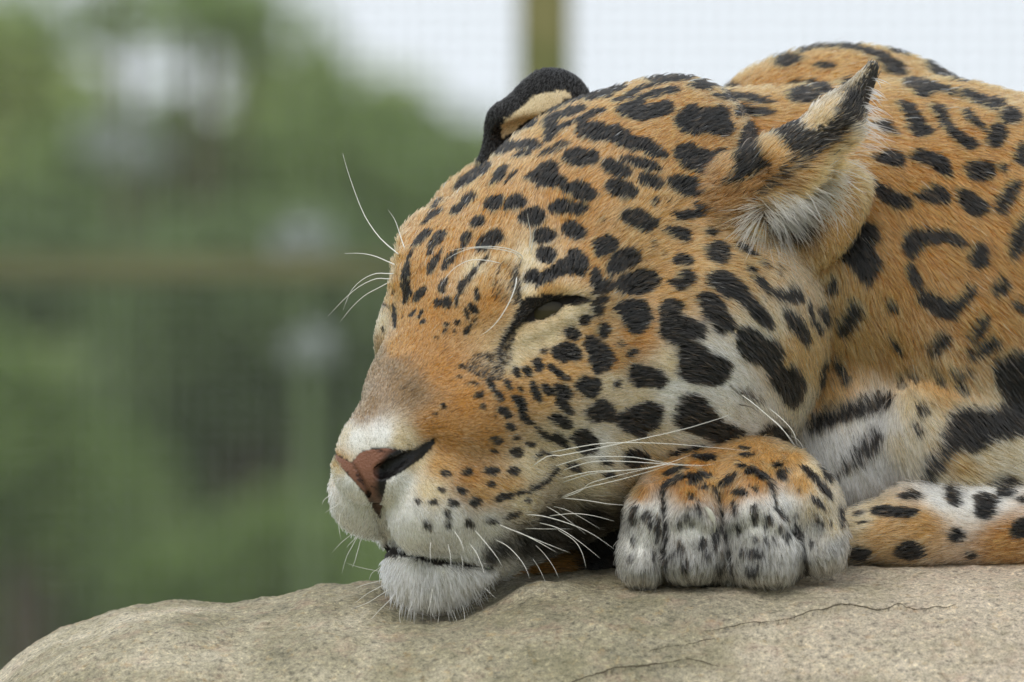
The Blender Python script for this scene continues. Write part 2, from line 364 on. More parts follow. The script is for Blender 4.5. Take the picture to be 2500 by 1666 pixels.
spots('head', 'B', '930 600 950 570 985 600 970 630 940 625/1190 520 1220 480 1250 500 1240 540 1200 540/1310 850 1350 825 1395 850 1385 890 1345 895/1580 880 1620 870 1655 895 1640 920 1600 910/1305 945 1340 925 1370 945 1350 965/1460 940 1500 910 1550 940 1550 980 1500 990 1470 970/940 1120 970 1095 1015 1120 1000 1145 960 1145/1090 1110 1130 1075 1175 1105 1150 1145 1110 1135/1260 1110 1300 1080 1380 1080 1370 1110 1300 1135/1450 1090 1490 1065 1540 1090 1520 1120 1470 1125/900 1245 930 1225 965 1250 935 1275/1060 1245 1095 1220 1140 1250 1110 1280 1075 1275/1275 1190 1310 1170 1355 1190 1330 1220 1290 1215/845 1340 880 1310 910 1345 880 1365/980 1345 1020 1310 1070 1345 1050 1380 1000 1370/1145 1335 1180 1300 1245 1320 1235 1355 1180 1370/1340 1300 1380 1270 1470 1275 1480 1295 1420 1320 1360 1335/1500 1265 1540 1240 1600 1250 1570 1275 1520 1285/1600 1240 1700 1190 1770 1130 1800 1080 1820 1090 1790 1150 1710 1210 1610 1265/1110 1510 1150 1480 1200 1510 1160 1540/1270 1490 1320 1465 1375 1485 1330 1515/1420 1450 1470 1420 1560 1410 1540 1430 1450 1465/1655 1010 1680 975 1740 955 1785 980 1770 995 1730 975 1690 1000 1670 1020/1900 1060 1950 1030 2000 1060 1990 1100 1930 1100', .9)
dots('head', 'B', '1725 175 28/1255 610 25/1510 840 25/755 1335 22/985 1440 32/830 1515 30/985 1520 30/1100 300 25/1140 430 18/1070 375 15/1195 430 20/1350 690 15/890 660 12/1600 1325 20', .7)
spots('head', 'B', '1375 215 1390 130 1440 50 1490 20 1500 60 1475 120 1440 180 1405 225', .75)
spots('head', 'B', '1130 300 1200 200 1300 190 1400 150 1480 180 1450 260 1400 330 1380 400 1290 400 1180 350', .42)
spots('head', 'C', '300 80 330 30 400 40 490 100 495 150 430 160 340 125/430 10 480 0 620 30 720 75 735 110 660 120 560 80 470 40/560 160 600 130 680 150 740 195 730 235 650 225 585 200/320 230 360 180 450 190 530 240 555 285 480 325 400 310 345 270/795 190 830 155 960 165 1030 190 1025 250 1050 290 990 320 890 280 830 240/670 330 700 315 735 350 715 375 680 360/430 460 470 415 550 415 650 450 710 510 690 560 600 565 500 530 450 500/845 430 950 420 1050 415 1080 440 1050 470 950 480 890 495/990 360 1060 370 1150 400 1170 430 1090 425 1020 395/1200 400 1270 385 1380 395 1400 430 1370 460 1280 445/780 560 830 550 920 570 960 620 930 660 860 620 800 590/1070 570 1110 545 1160 575 1170 610 1130 620/220 690 250 640 320 615 380 640 395 700 340 750 270 770 235 735/330 830 380 760 470 700 530 720 580 780 520 830 430 880 350 920/390 980 440 920 560 880 670 880 715 950 690 1010 600 1060 500 1060 420 1030/820 800 860 765 930 760 990 800 960 840 860 840/1100 730 1130 680 1190 660 1250 690 1255 760 1210 815 1150 800/1300 670 1350 665 1400 700 1460 750 1430 770 1370 740/810 960 860 940 900 960 890 900 940 885 985 930 970 970 930 1020 880 1025 840 995/1400 860 1430 840 1475 870 1460 905 1420 900/1465 960 1500 925 1550 960 1550 1010 1600 1050 1700 1040 1740 1015 1785 1050 1800 1110 1760 1125 1680 1110 1620 1110 1560 1060 1500 1010/1120 920 1170 905 1260 900 1330 960 1400 1040 1450 1110 1520 1190 1575 1270 1560 1320 1500 1310 1420 1240 1380 1170 1320 1120 1230 1090 1180 1040 1120 1000/1040 1100 1080 1060 1150 1075 1200 1130 1230 1200 1290 1260 1290 1310 1220 1355 1150 1340 1100 1250 1060 1170/390 1150 450 1115 560 1110 640 1150 660 1220 620 1300 560 1360 510 1350 450 1260 400 1200/740 1200 770 1130 850 1110 915 1130 915 1190 910 1240 970 1250 1040 1280 1075 1350 1060 1395 960 1390 1000 1430 1010 1470 880 1450 800 1400 730 1340 745 1280/1670 1210 1720 1205 1790 1260 1840 1330 1860 1430 1820 1440 1740 1350 1690 1290/1850 1150 1880 1140 1900 1240 1930 1310 1960 1360 1920 1350 1870 1260/1920 1200 1970 1170 2005 1230 1990 1310 1960 1300/190 960 200 890 240 860 270 910 260 960 220 990/210 1030 260 970 330 950 365 985 350 1040 250 1060/240 1090 300 1070 345 1090 320 1120 270 1130/200 1110 260 1120 295 1180 270 1230 220 1190/105 1250 140 1220 200 1220 205 1260 160 1310 120 1290/260 1320 300 1280 345 1310 330 1370 300 1400 265 1360/10 1350 50 1315 110 1340 110 1400 70 1415 20 1390/470 1520 520 1480 550 1490 530 1530 490 1545/0 1120 100 1080 180 1090 160 1130 80 1140')
dots('head', 'C', '285 490 22/680 675 28/1540 850 28/1650 900 25/430 1440 25/760 745 20/1530 1100 24/800 350 14', .5)
spots('head', 'D', '880 60 950 80 1000 120 1080 150 1130 240 1180 225 1240 255 1260 310 1220 400 1150 438 1040 420 960 410 890 360 885 280 910 200/1320 100 1340 30 1400 25 1480 60 1540 110 1600 110 1650 170 1660 230 1630 290 1690 310 1760 320 1810 400 1800 500 1760 580 1720 600 1650 550 1600 480 1550 400 1530 310 1460 280 1390 265 1340 190/160 120 180 60 240 80 300 130 350 190 370 250 330 310 280 335 220 325 190 230/0 130 50 120 100 190 110 240 60 250 0 210/375 430 400 400 430 430 410 470 385 460/480 200 520 165 555 180 530 215 490 230/500 330 540 290 620 300 700 320 760 370 755 430 710 465 640 440 560 450 515 400/185 650 210 600 280 550 350 570 380 620 380 660 440 650 520 610 600 570 690 590 735 640 700 740 630 800 560 840 490 800 400 730 330 710 240 720/870 700 900 600 960 530 1020 520 1080 570 1130 630 1180 680 1210 740 1290 730 1360 790 1385 850 1330 870 1230 880 1140 870 1080 820 960 800 890 760/1470 860 1520 790 1600 750 1670 760 1700 830 1690 900 1620 950 1560 940 1500 910/820 960 900 930 1000 910 1060 900 1000 950 900 1000 840 990/480 960 540 950 600 960 640 1000 600 1050 520 1060 450 1040/280 1020 330 1010 370 1040 340 1070 290 1060/40 1080 90 1060 130 1090 90 1110/300 1130 350 1110 390 1130 350 1150/1930 420 1950 280 1990 290 2010 390 1990 500 1950 560 1925 510')
spots('head', 'D', '1300 490 1400 480 1500 550 1520 590 1440 570 1330 510', .35)
spots('head', 'E', '330 930 350 880 420 845 490 845 480 890 430 920 350 940/490 870 560 830 640 830 690 850 670 890 600 880 540 890/485 955 520 920 600 905 630 925 590 945/400 830 440 780 520 720 600 690 660 690 640 720 560 750 500 790 420 825/740 830 740 720 730 670 790 630 900 600 1020 570 1030 590 960 630 870 660 830 680 830 720 900 680 980 640 990 660 920 710 850 740 800 810/990 690 1020 640 1080 590 1180 600 1150 620 1080 650 1020 690/975 760 1020 700 1100 690 1200 710 1300 710 1360 750 1380 790 1450 800 1540 830 1620 890 1650 940 1600 955 1500 920 1400 890 1310 870 1230 830 1120 830 1030 810/870 960 910 910 1000 890 1100 910 1145 960 1110 1000 1000 1015 910 1000/1730 900 1770 855 1850 850 1910 890 1980 915 2060 900 2110 890 2100 1000 2080 1090 2000 1100 1880 1060 1790 1010 1740 960/1730 660 1780 600 1860 565 1930 580 1970 600 2040 565 2110 585 2120 660 2165 710 2150 770 2080 790 2000 770 1950 750 1890 780 1810 760 1750 720/1300 600 1310 560 1400 530 1470 480 1560 450 1660 430 1730 450 1710 480 1600 500 1510 510 1480 560 1560 540 1660 520 1705 560 1680 620 1560 650 1460 670 1370 640 1310 620/1000 500 1080 470 1200 440 1340 415 1300 450 1230 490 1130 510 1050 530/1250 520 1350 480 1420 430 1520 400 1640 380 1730 370 1780 350 1880 345 1830 370 1720 390 1640 400 1550 420 1450 460 1370 510 1290 530/1500 380 1560 350 1720 330 1850 335 1900 350 1780 365 1600 385/1840 400 1900 375 2000 370 2195 410 2195 440 2050 430 1940 445 1870 430/2010 480 2090 470 2195 490 2195 540 2100 520/680 640 780 580 900 530 1010 480 1040 480 960 530 830 590 720 640')
spots('head', 'E', '710 940 720 900 780 860 860 840 920 840 900 870 830 900 760 930', .7)
spots('head', 'F', '275 950 270 830 300 680 350 610 450 585 410 660 410 750 450 860 510 880 420 920 330 980 200 1000 180 990/120 430 200 415 330 420 480 460 520 480 400 480 250 460/265 530 310 500 420 505 540 545 430 565 300 565')
spots('ear_n', 'F', '275 950 270 830 300 680 350 610 450 585 410 660 410 750 450 860 510 880 420 920 330 980 200 1000 180 990')
spots('ear_n', 'F', '510 600 560 540 720 490 740 550 700 590 740 640 820 640 900 600 960 500 1010 400 1100 330 1140 280 1160 170 1240 170 1240 330 1205 400 1150 520 1060 610 980 690 880 760 800 820 720 800 660 760 600 720 560 660 510 670', .93)
spots('ear_n', 'F', '640 830 660 740 760 800 820 810 740 880 620 990 520 1040 450 1100 400 1080 480 1000 580 930', .4)
spots('body', 'F', '630 420 660 390 740 380 820 420 800 460 700 480 650 470/600 360 700 330 800 330 880 370 930 420 860 430 800 390 720 350/540 200 560 170 690 160 700 200 620 230 560 225/710 130 760 100 900 80 1050 90 1180 120 1280 160 1360 210 1410 280 1330 290 1250 270 1230 200 1120 140 950 115 800 125 720 150/790 225 840 205 910 215 930 245 850 240/1240 95 1300 85 1420 110 1490 160 1400 160 1300 130/1550 210 1600 195 1680 220 1760 270 1850 330 1750 330 1650 310 1580 280/1890 350 1980 300 2090 280 2180 290 2160 345 2000 360/1400 340 1500 330 1600 350 1700 380 1750 440 1700 430 1620 390 1570 430 1520 440 1460 390/1780 390 1850 400 1950 450 2060 460 2040 500 1980 530 1940 500 1860 470 1800 430/1370 490 1430 480 1480 530 1520 590 1580 640 1570 690 1500 690 1430 660 1440 600 1400 550/1590 490 1640 490 1700 560 1710 610 1780 670 1860 710 1885 760 1820 780 1740 730 1680 640 1610 560/1790 520 1850 540 1910 600 1940 660 1900 650 1820 570/2050 570 2080 520 2140 520 2185 580 2150 610 2080 620/1965 700 1990 640 2050 630 2085 680 2050 760 2000 775 1970 750/1455 850 1500 800 1570 800 1660 840 1710 910 1700 970 1640 950 1560 890 1480 870/1830 920 1870 880 1980 880 2000 930 1970 980 1880 995 1840 970/2040 910 2060 880 2095 890 2080 930 2050 940/1110 980 1180 980 1260 1030 1350 1080 1440 1130 1430 1180 1370 1190 1280 1160 1220 1100 1140 1030/1450 1090 1530 1080 1590 1050 1640 1040 1700 1090 1690 1150 1620 1150 1520 1130/1765 1110 1800 1060 1860 1090 1900 1110 1960 1160 1930 1230 1870 1230 1800 1180/2030 1200 2040 1120 2100 1040 2175 990 2170 1060 2110 1150 2050 1220/2150 880 2160 800 2210 740 2230 900/1410 1390 1440 1350 1560 1340 1680 1345 1780 1390 1820 1440 1760 1440 1650 1410 1560 1420 1500 1490 1440 1520 1410 1450/1000 1390 1040 1310 1100 1290 1200 1295 1225 1370 1210 1440 1130 1450 1200 1480 1220 1560 1060 1568 960 1480/1210 620 1280 590 1340 640 1350 690 1280 670 1220 640/1200 840 1290 790 1390 830 1370 900 1300 890 1230 870/2100 1480 2130 1380 2201 1250 2240 1300 2220 1450 2130 1510/960 340 1040 310 1120 330 1060 380 990 360')
spots('body', 'G', '450 60 560 0 680 10 740 80 780 150 730 240 700 300 640 280 600 210 540 140 470 90/1000 220 1010 150 1050 170 1100 250 1100 300 1050 310 1000 260/1090 410 1130 360 1200 370 1280 430 1350 420 1420 380 1470 320 1490 280 1510 310 1490 380 1430 460 1370 530 1320 555 1240 530 1140 470/1480 100 1500 30 1570 10 1610 50 1590 130 1540 160 1490 140/1650 390 1690 310 1740 250 1780 290 1760 350 1690 380/370 360 400 290 425 220 440 300 450 340 420 370/460 670 480 600 550 500 570 410 590 490 640 470 640 520 600 600 540 670 500 695/1150 820 1200 760 1270 690 1320 700 1300 760 1230 830 1180 850/1490 740 1500 680 1560 590 1600 540 1615 580 1590 650 1540 730/1470 850 1530 810 1580 760 1660 720 1720 740 1690 780 1620 830 1530 870/1650 970 1720 890 1800 860 1920 830 2000 1000 1920 1240 1780 1230 1720 1130 1690 1050/1350 1000 1420 990 1510 960 1490 1000 1400 1030/440 920 470 890 510 940 500 990 460 1000/480 1080 510 1030 560 990 570 1020 520 1080/300 1330 430 1270 560 1240 650 1220 720 1180 820 1170 860 1220 800 1260 680 1290 560 1330 430 1370 330 1420 240 1450/600 1568 650 1520 690 1500 730 1430 800 1440 770 1490 700 1520 680 1568/1300 1530 1330 1400 1350 1300 1430 1270 1580 1270 1700 1290 1760 1200 1920 1200 1920 1440 1760 1470 1620 1480 1560 1568 1290 1568')
dots('body', 'G', '875 485 40/910 775 42/1250 1045 40/1420 1110 45/950 1075 36/1050 1020 36/1120 1275 42/1090 1420 35/1860 480 40/1215 940 24', .8)
spots('body', 'H', '1830 380 1850 300 1930 220 1960 150 1960 100 1990 220 1930 300 1890 380/1390 340 1420 290 1500 230 1560 180 1630 130 1600 190 1540 260 1450 310 1400 350/2200 400 2290 340 2320 380 2240 410', .85)
spots('leg', 'H', '1555 540 1600 500 1680 510 1780 520 1770 560 1700 570 1600 550/1700 450 1760 430 1810 440 1790 465 1720 470/1940 450 1960 410 2000 430 2015 480 1970 500/2100 500 2110 460 2150 440 2200 480 2190 540 2140 570 2105 540/2210 430 2250 410 2300 430 2280 460 2220 455/2280 650 2290 600 2370 560 2380 660 2310 665/1960 650 1990 620 2025 640 2020 680 1980 690/1680 770 1700 710 1750 680 1810 710 1820 770/1435 775 1450 730 1500 720 1550 740 1540 775/2040 770 2070 735 2110 770/1480 590 1550 580 1530 600 1490 600/1460 545 1500 530 1510 545 1470 560/2330 460 2370 450 2370 490 2335 490')
spots('paw', 'H', '620 250 680 235 750 245 730 265 660 270/855 235 900 230 955 240 900 250/860 200 920 200 920 215 870 213/470 335 540 305 590 300 560 325 490 350/460 410 520 370 600 340 680 330 720 360 690 365 620 350 540 380 490 415/590 375 630 350 670 360 650 385 610 390/640 405 690 395 720 410 680 420/760 400 790 360 840 335 850 360 800 395 770 410/890 330 930 310 990 330 1015 370 990 375 950 350 900 340/840 295 880 285 930 295 880 305/1030 300 1060 275 1100 290 1080 310/1060 330 1100 315 1140 325 1100 345 1130 365 1090 375/1195 305 1240 320 1290 370 1330 430 1340 470 1310 450 1260 380 1210 330/1270 250 1300 270 1330 330 1340 390 1310 350 1290 290/820 430 860 415 910 435 890 455 840 445/910 400 940 405 970 430 940 425/590 460 620 445 645 465 620 480/1040 490 1080 540 1120 590 1080 570 1050 530/1240 460 1290 480 1325 530 1290 520')
spots('paw', 'H', '370 530 400 540 410 600 400 640 385 590/540 700 570 700 580 760 550 770/860 610 880 620 885 670 860 650/925 510 960 520 965 600 940 610/1000 560 1030 570 1040 610 1010 600/1100 640 1130 650 1125 720 1100 700/870 740 930 745 1000 760 990 785 900 775/1330 590 1350 590 1350 640/1290 590 1310 600 1310 640/1230 690 1270 690 1250 740/660 690 700 680 680 730 655 750/290 670 320 680 320 730/1040 680 1060 690 1050 720/540 590 560 590 560 640/350 560 370 550 380 610', .8)
dots('paw', 'H', '600 580 20/330 600 15/620 620 16/780 760 18/1010 620 14/520 780 18/700 770 22/1160 560 14/1180 430 16/420 770 16/300 790 14/950 680 14/770 640 12', .5)
spots('head', 'A', '470 980 490 890 515 930 518 1000 495 1020/560 1140 585 1160 598 1300 575 1320 570 1220/470 1320 490 1290 510 1330 490 1350/440 1120 520 1140 530 1165 470 1150')
spots('paw', 'H', '455 440 480 440 500 560 480 700 500 850 470 840 455 700 465 560/725 430 750 420 795 560 815 720 850 890 820 880 790 720 770 560/1010 370 1035 360 1060 480 1100 560 1060 540/1140 590 1165 600 1225 760 1245 880 1215 870 1190 740', .75)  # dark fur between the toes, with the shade of the clefts painted in
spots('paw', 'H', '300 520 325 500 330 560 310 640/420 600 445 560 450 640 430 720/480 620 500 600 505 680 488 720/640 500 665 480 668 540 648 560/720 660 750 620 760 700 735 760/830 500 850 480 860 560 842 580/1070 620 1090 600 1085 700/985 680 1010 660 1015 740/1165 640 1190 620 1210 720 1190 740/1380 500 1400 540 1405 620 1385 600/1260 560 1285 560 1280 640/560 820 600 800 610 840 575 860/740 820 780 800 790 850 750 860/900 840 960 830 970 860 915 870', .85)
SPOTS += [('body', p, s) for g, p, s in SPOTS if g == 'head' and p[:, 0].max() > 1640 and p[:, 1].max() < 300]      # marks that run on from crown to nape
# groups of pale fur laid over the dark ear, far ear band
PALE = [('ear_n', rd('F', '705 605 735 540 860 465 1000 395 1020 420 970 510 905 605 820 655 740 650')[0]), ('ear_f', rd('E', '400 790 420 750 480 690 600 600 700 530 870 500 960 540 860 600 760 660 600 740 480 840 400 900')[0] - (4, 22))]
KCOL = dict(O=srgb(166, 118, 60), T=srgb(180, 140, 86), C=srgb(204, 186, 150), W=srgb(226, 224, 217), B=srgb(130, 106, 76),
            K=srgb(15, 14, 13), G=srgb(160, 158, 152), N=srgb(148, 110, 66), D=srgb(66, 62, 58))
def pts(s): return [(float(t.split()[0]), float(t.split()[1]), KCOL[t.split()[2]]) for t in s.split('/')]
BASE = {
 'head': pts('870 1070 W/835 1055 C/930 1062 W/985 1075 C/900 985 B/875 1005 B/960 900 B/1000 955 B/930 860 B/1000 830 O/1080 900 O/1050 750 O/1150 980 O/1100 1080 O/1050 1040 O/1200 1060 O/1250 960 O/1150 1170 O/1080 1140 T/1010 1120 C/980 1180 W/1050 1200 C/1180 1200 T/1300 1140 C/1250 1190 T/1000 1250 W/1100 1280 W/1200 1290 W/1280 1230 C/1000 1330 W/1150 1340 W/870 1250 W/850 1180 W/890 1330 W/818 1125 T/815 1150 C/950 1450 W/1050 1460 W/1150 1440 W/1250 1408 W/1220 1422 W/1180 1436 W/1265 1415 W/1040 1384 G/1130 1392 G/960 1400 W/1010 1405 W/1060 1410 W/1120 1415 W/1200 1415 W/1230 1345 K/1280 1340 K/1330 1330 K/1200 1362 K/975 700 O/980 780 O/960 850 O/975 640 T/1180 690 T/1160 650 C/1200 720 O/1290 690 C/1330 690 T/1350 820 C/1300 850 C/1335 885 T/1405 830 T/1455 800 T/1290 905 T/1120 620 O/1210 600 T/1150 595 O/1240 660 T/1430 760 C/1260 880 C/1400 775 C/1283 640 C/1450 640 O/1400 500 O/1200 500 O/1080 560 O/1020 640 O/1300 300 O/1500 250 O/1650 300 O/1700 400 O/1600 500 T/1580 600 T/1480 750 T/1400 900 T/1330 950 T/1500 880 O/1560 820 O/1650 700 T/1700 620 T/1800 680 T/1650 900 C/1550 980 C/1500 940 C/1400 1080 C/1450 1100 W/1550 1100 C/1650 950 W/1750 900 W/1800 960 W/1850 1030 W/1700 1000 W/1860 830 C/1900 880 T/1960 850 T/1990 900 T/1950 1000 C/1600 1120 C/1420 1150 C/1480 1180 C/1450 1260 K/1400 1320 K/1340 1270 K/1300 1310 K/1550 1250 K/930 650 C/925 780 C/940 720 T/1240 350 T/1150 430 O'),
 'ear_n': pts('1720 480 N/1780 460 N/1850 430 N/1800 350 O/1830 400 T/1900 330 T/1990 300 C/1980 330 C/2090 250 K/1900 480 T/1960 430 T/2070 340 T/2100 298 C/2125 245 C/1870 540 K/1890 560 K/1915 585 D/1930 545 K/1960 560 D/1960 495 T/2010 460 T/1950 440 N/1990 410 T/1860 455 N/2027 371 T/2050 520 T/2080 480 T/2050 600 T/1950 640 T/1850 560 T'),
 'ear_f': pts('1300 200 K/1250 300 K/1400 220 K/1200 370 K/1350 250 K'),
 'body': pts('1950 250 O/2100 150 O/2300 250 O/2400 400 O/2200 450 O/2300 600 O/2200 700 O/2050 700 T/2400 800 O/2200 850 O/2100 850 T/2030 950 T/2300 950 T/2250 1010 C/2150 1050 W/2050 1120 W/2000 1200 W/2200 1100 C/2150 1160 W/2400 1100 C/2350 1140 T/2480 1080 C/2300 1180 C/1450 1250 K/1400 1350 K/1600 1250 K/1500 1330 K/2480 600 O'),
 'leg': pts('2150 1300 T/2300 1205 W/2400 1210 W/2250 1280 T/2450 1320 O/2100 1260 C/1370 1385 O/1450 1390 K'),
 'paw': pts('1800 1110 T/1700 1130 O/1620 1150 O/1750 1170 T/1850 1170 O/1950 1120 T/1780 1140 T/1880 1130 T/1985 1150 C/2030 1280 C/1560 1210 O/1530 1280 G/1550 1330 W/1560 1250 W/1600 1260 W/1680 1200 O/1690 1270 G/1690 1300 W/1690 1340 G/1650 1380 G/1780 1210 O/1830 1260 W/1850 1300 W/1850 1340 G/1920 1240 W/1800 1290 G/1960 1180 T/2000 1250 C/2000 1290 G/1950 1330 W/2045 1340 G/1850 1400 G/1600 1400 G/1720 1400 G/1960 1390 G')}
def vec(s): return np.array([[float(v) for v in t.split()] for t in s.split('/')])
FLOW = {   # x y dx dy length(px) lift
 'head': vec('860 1060 -.1 -1 9.4 .45/900 950 .3 -1 7.9 .4/1000 800 .3 -1 10.1 .4/1080 650 .15 -1 15.8 .35/1200 450 .25 -1 20.2 .3/1400 330 .5 -.9 21.6 .28/1600 250 .9 -.5 23 .28/1560 450 .6 -.8 23 .3/1330 550 .3 -.95 20.2 .3/1330 670 .2 -1 17.3 .35/1150 900 .6 -.6 11.5 .4/1100 1000 .8 -.3 10.8 .4/1200 950 .9 -.2 14.4 .38/1300 900 .95 -.2 17.3 .35/1500 800 1 -.05 25.9 .28/1600 950 1 .15 30.2 .25/1450 1000 1 .2 25.9 .28/1800 800 .8 .6 34.6 .25/1900 950 .6 .8 39.6 .25/1960 750 .5 .85 34.6 .3/1650 600 1 -.3 27.4 .33/1750 650 1 .2 30.2 .33/1500 620 .85 -.5 23 .3/1000 1160 .5 .8 13 .42/1100 1130 .9 .3 13.7 .4/1200 1200 .9 .4 17.3 .38/1000 1300 .3 .95 18.7 .4/1150 1330 .4 .9 20.2 .4/870 1250 -.3 .9 17.3 .4/950 1430 -.3 1 30 .5/1050 1450 .1 1 36 .45/1180 1430 .5 .9 36 .45/1300 1400 .8 .5 32.4 .4/1400 1300 .7 .6 32.4 .3/1350 830 .9 .1 15.8 .4/1260 870 .7 .3 14.4 .4/1420 1120 .9 .4 25.9 .3/1550 1120 .8 .6 28.8 .28/1270 640 .3 -1 21.6 .5'),
 'ear_n': vec('1800 450 .8 -.4 26 .4/1950 330 .8 -.6 16 .3/2100 200 .4 -.9 13 .3/1900 500 .9 .2 36 .45/2000 450 .9 .3 45 .45/2050 550 .3 .9 20 .3/1900 600 .4 .9 45 .5/2040 400 .9 .2 50 .5'),
 'ear_f': vec('1200 350 .4 -.9 7 .2/1350 220 .4 -.9 7 .2/1300 310 .5 -.8 8 .2'),
 'body': vec('1950 200 .9 -.1 28.8 .3/2100 300 .7 .5 32.4 .3/2000 700 .25 1 44.6 .25/2200 500 .7 .8 37.4 .25/2400 300 .8 .5 32.4 .25/2400 700 .75 .75 37.4 .25/2150 900 .35 .95 50.4 .25/2400 950 .6 .8 44.6 .25/2100 1150 .3 .95 57.6 .25/2400 1150 .8 .4 50.4 .3/1500 1250 .5 .8 36 .25'),
 'leg': vec('2200 1280 -1 .1 27 .22/2450 1280 -1 .05 31.5 .22/2350 1200 -.8 -.3 33.8 .3/1400 1390 .9 .1 30 .3'),
 'paw': vec('1800 1120 -.3 .9 20.4 .3/1570 1250 -.25 1 23.8 .35/1690 1250 0 1 23.8 .35/1850 1250 .15 1 23.8 .35/2000 1250 .3 1 23.8 .35/1950 1130 .3 .9 23.8 .3/1700 1390 0 1 32.3 .4/1900 1390 .1 1 32.3 .4')}
EYE_OPEN = np.array([(1280, 782), (1300, 755), (1335, 738), (1380, 724), (1415, 722), (1390, 745), (1345, 770), (1305, 790)], float)
MOUTH_POLY = np.array([(930, 1330), (965, 1334), (1010, 1348), (1110, 1368), (1200, 1378), (1200, 1386), (1110, 1380), (1000, 1362), (940, 1345)], float)
NOSE_POLY = np.array([(806, 1092), (826, 1112), (858, 1128), (880, 1104), (905, 1096), (950, 1094), (985, 1098), (1005, 1098), (1058, 1068), (1064, 1082), (1030, 1118), (985, 1150), (945, 1172), (935, 1215), (930, 1268), (915, 1250), (890, 1205), (850, 1160), (812, 1118)], float)
EYE_POLY = rd('A', '1535 1110 1560 1095 1620 1080 1750 1066 1900 1068 2015 1070 1980 1105 1900 1135 1830 1185 1740 1240 1640 1272 1560 1290 1500 1330 1450 1400 1405 1440 1385 1405 1440 1310 1480 1250 1510 1180')[0]
LIP_POLY = rd('I', '655 425 690 370 720 335 800 385 860 410 960 450 1200 500 1450 520 1500 535 1300 540 1100 530 900 478 760 466 700 478')[0]
# ---------------------------------------------------------------- build the cat's body mesh
def in_poly(x, y, poly):
    lo = poly.min(0); hi = poly.max(0)
    res = np.zeros(len(x), bool)
    m = (x >= lo[0]) & (x <= hi[0]) & (y >= lo[1]) & (y <= hi[1])
    if not m.any(): return res
    xs = x[m]; ys = y[m]; c = np.zeros(len(xs), bool)
    px, py = poly[:, 0], poly[:, 1]
    for i in range(len(poly)):
        j = i - 1
        if py[i] == py[j]: continue
        t = ((py[i] > ys) != (py[j] > ys)) & (xs < (px[j] - px[i]) * (ys - py[i]) / (py[j] - py[i]) + px[i])
        c ^= t
    res[m] = c
    return res
def round_poly(p, n=2):
    for _ in range(n):
        q = np.roll(p, -1, 0); p = np.stack([p * .75 + q * .25, p * .25 + q * .75], 1).reshape(-1, 2)
    return p
GN = [g for g, _ in GROUPS]
VOX = 7.0
Vp, Q = nets(total, (720, 40, -480), (2700, 1560, 1150), VOX, raw=total_small)
Np = grad(total, Vp)
for _ in range(2):                                    # settle the vertices on the surface
    Vp = Vp - np.clip(total(Vp.astype(np.float32)), -4, 4)[:, None] * Np
Np = grad(total, Vp)
# the trunk beyond the picture's edge, coarser, same mesh
cutx = lambda f: (lambda q: np.maximum(f(q), 2672.0 - q[:, 0]))
Vc, Qc = nets(cutx(total), (2640, 100, -200), (5600, 1500, 1500), 30, raw=cutx(total_small))
Qc = Qc[Vc[Qc][:, :, 0].min(1) > 2680]
Nc = grad(total, Vc, 5); Q = np.concatenate([Q, Qc + len(Vp)]); Vp = np.concatenate([Vp, Vc]); Np = np.concatenate([Np, Nc])

# hidden-side rosettes: blobs scattered over what the photograph does not show
seed_i = rng.choice(len(Vp), 6000, replace=False)
blob = []
for i in seed_i:
    if all(((Vp[i] - b) ** 2).sum() > 95 ** 2 for b in blob): blob.append(Vp[i])
    if len(blob) > 260: break
blob = np.array(blob)

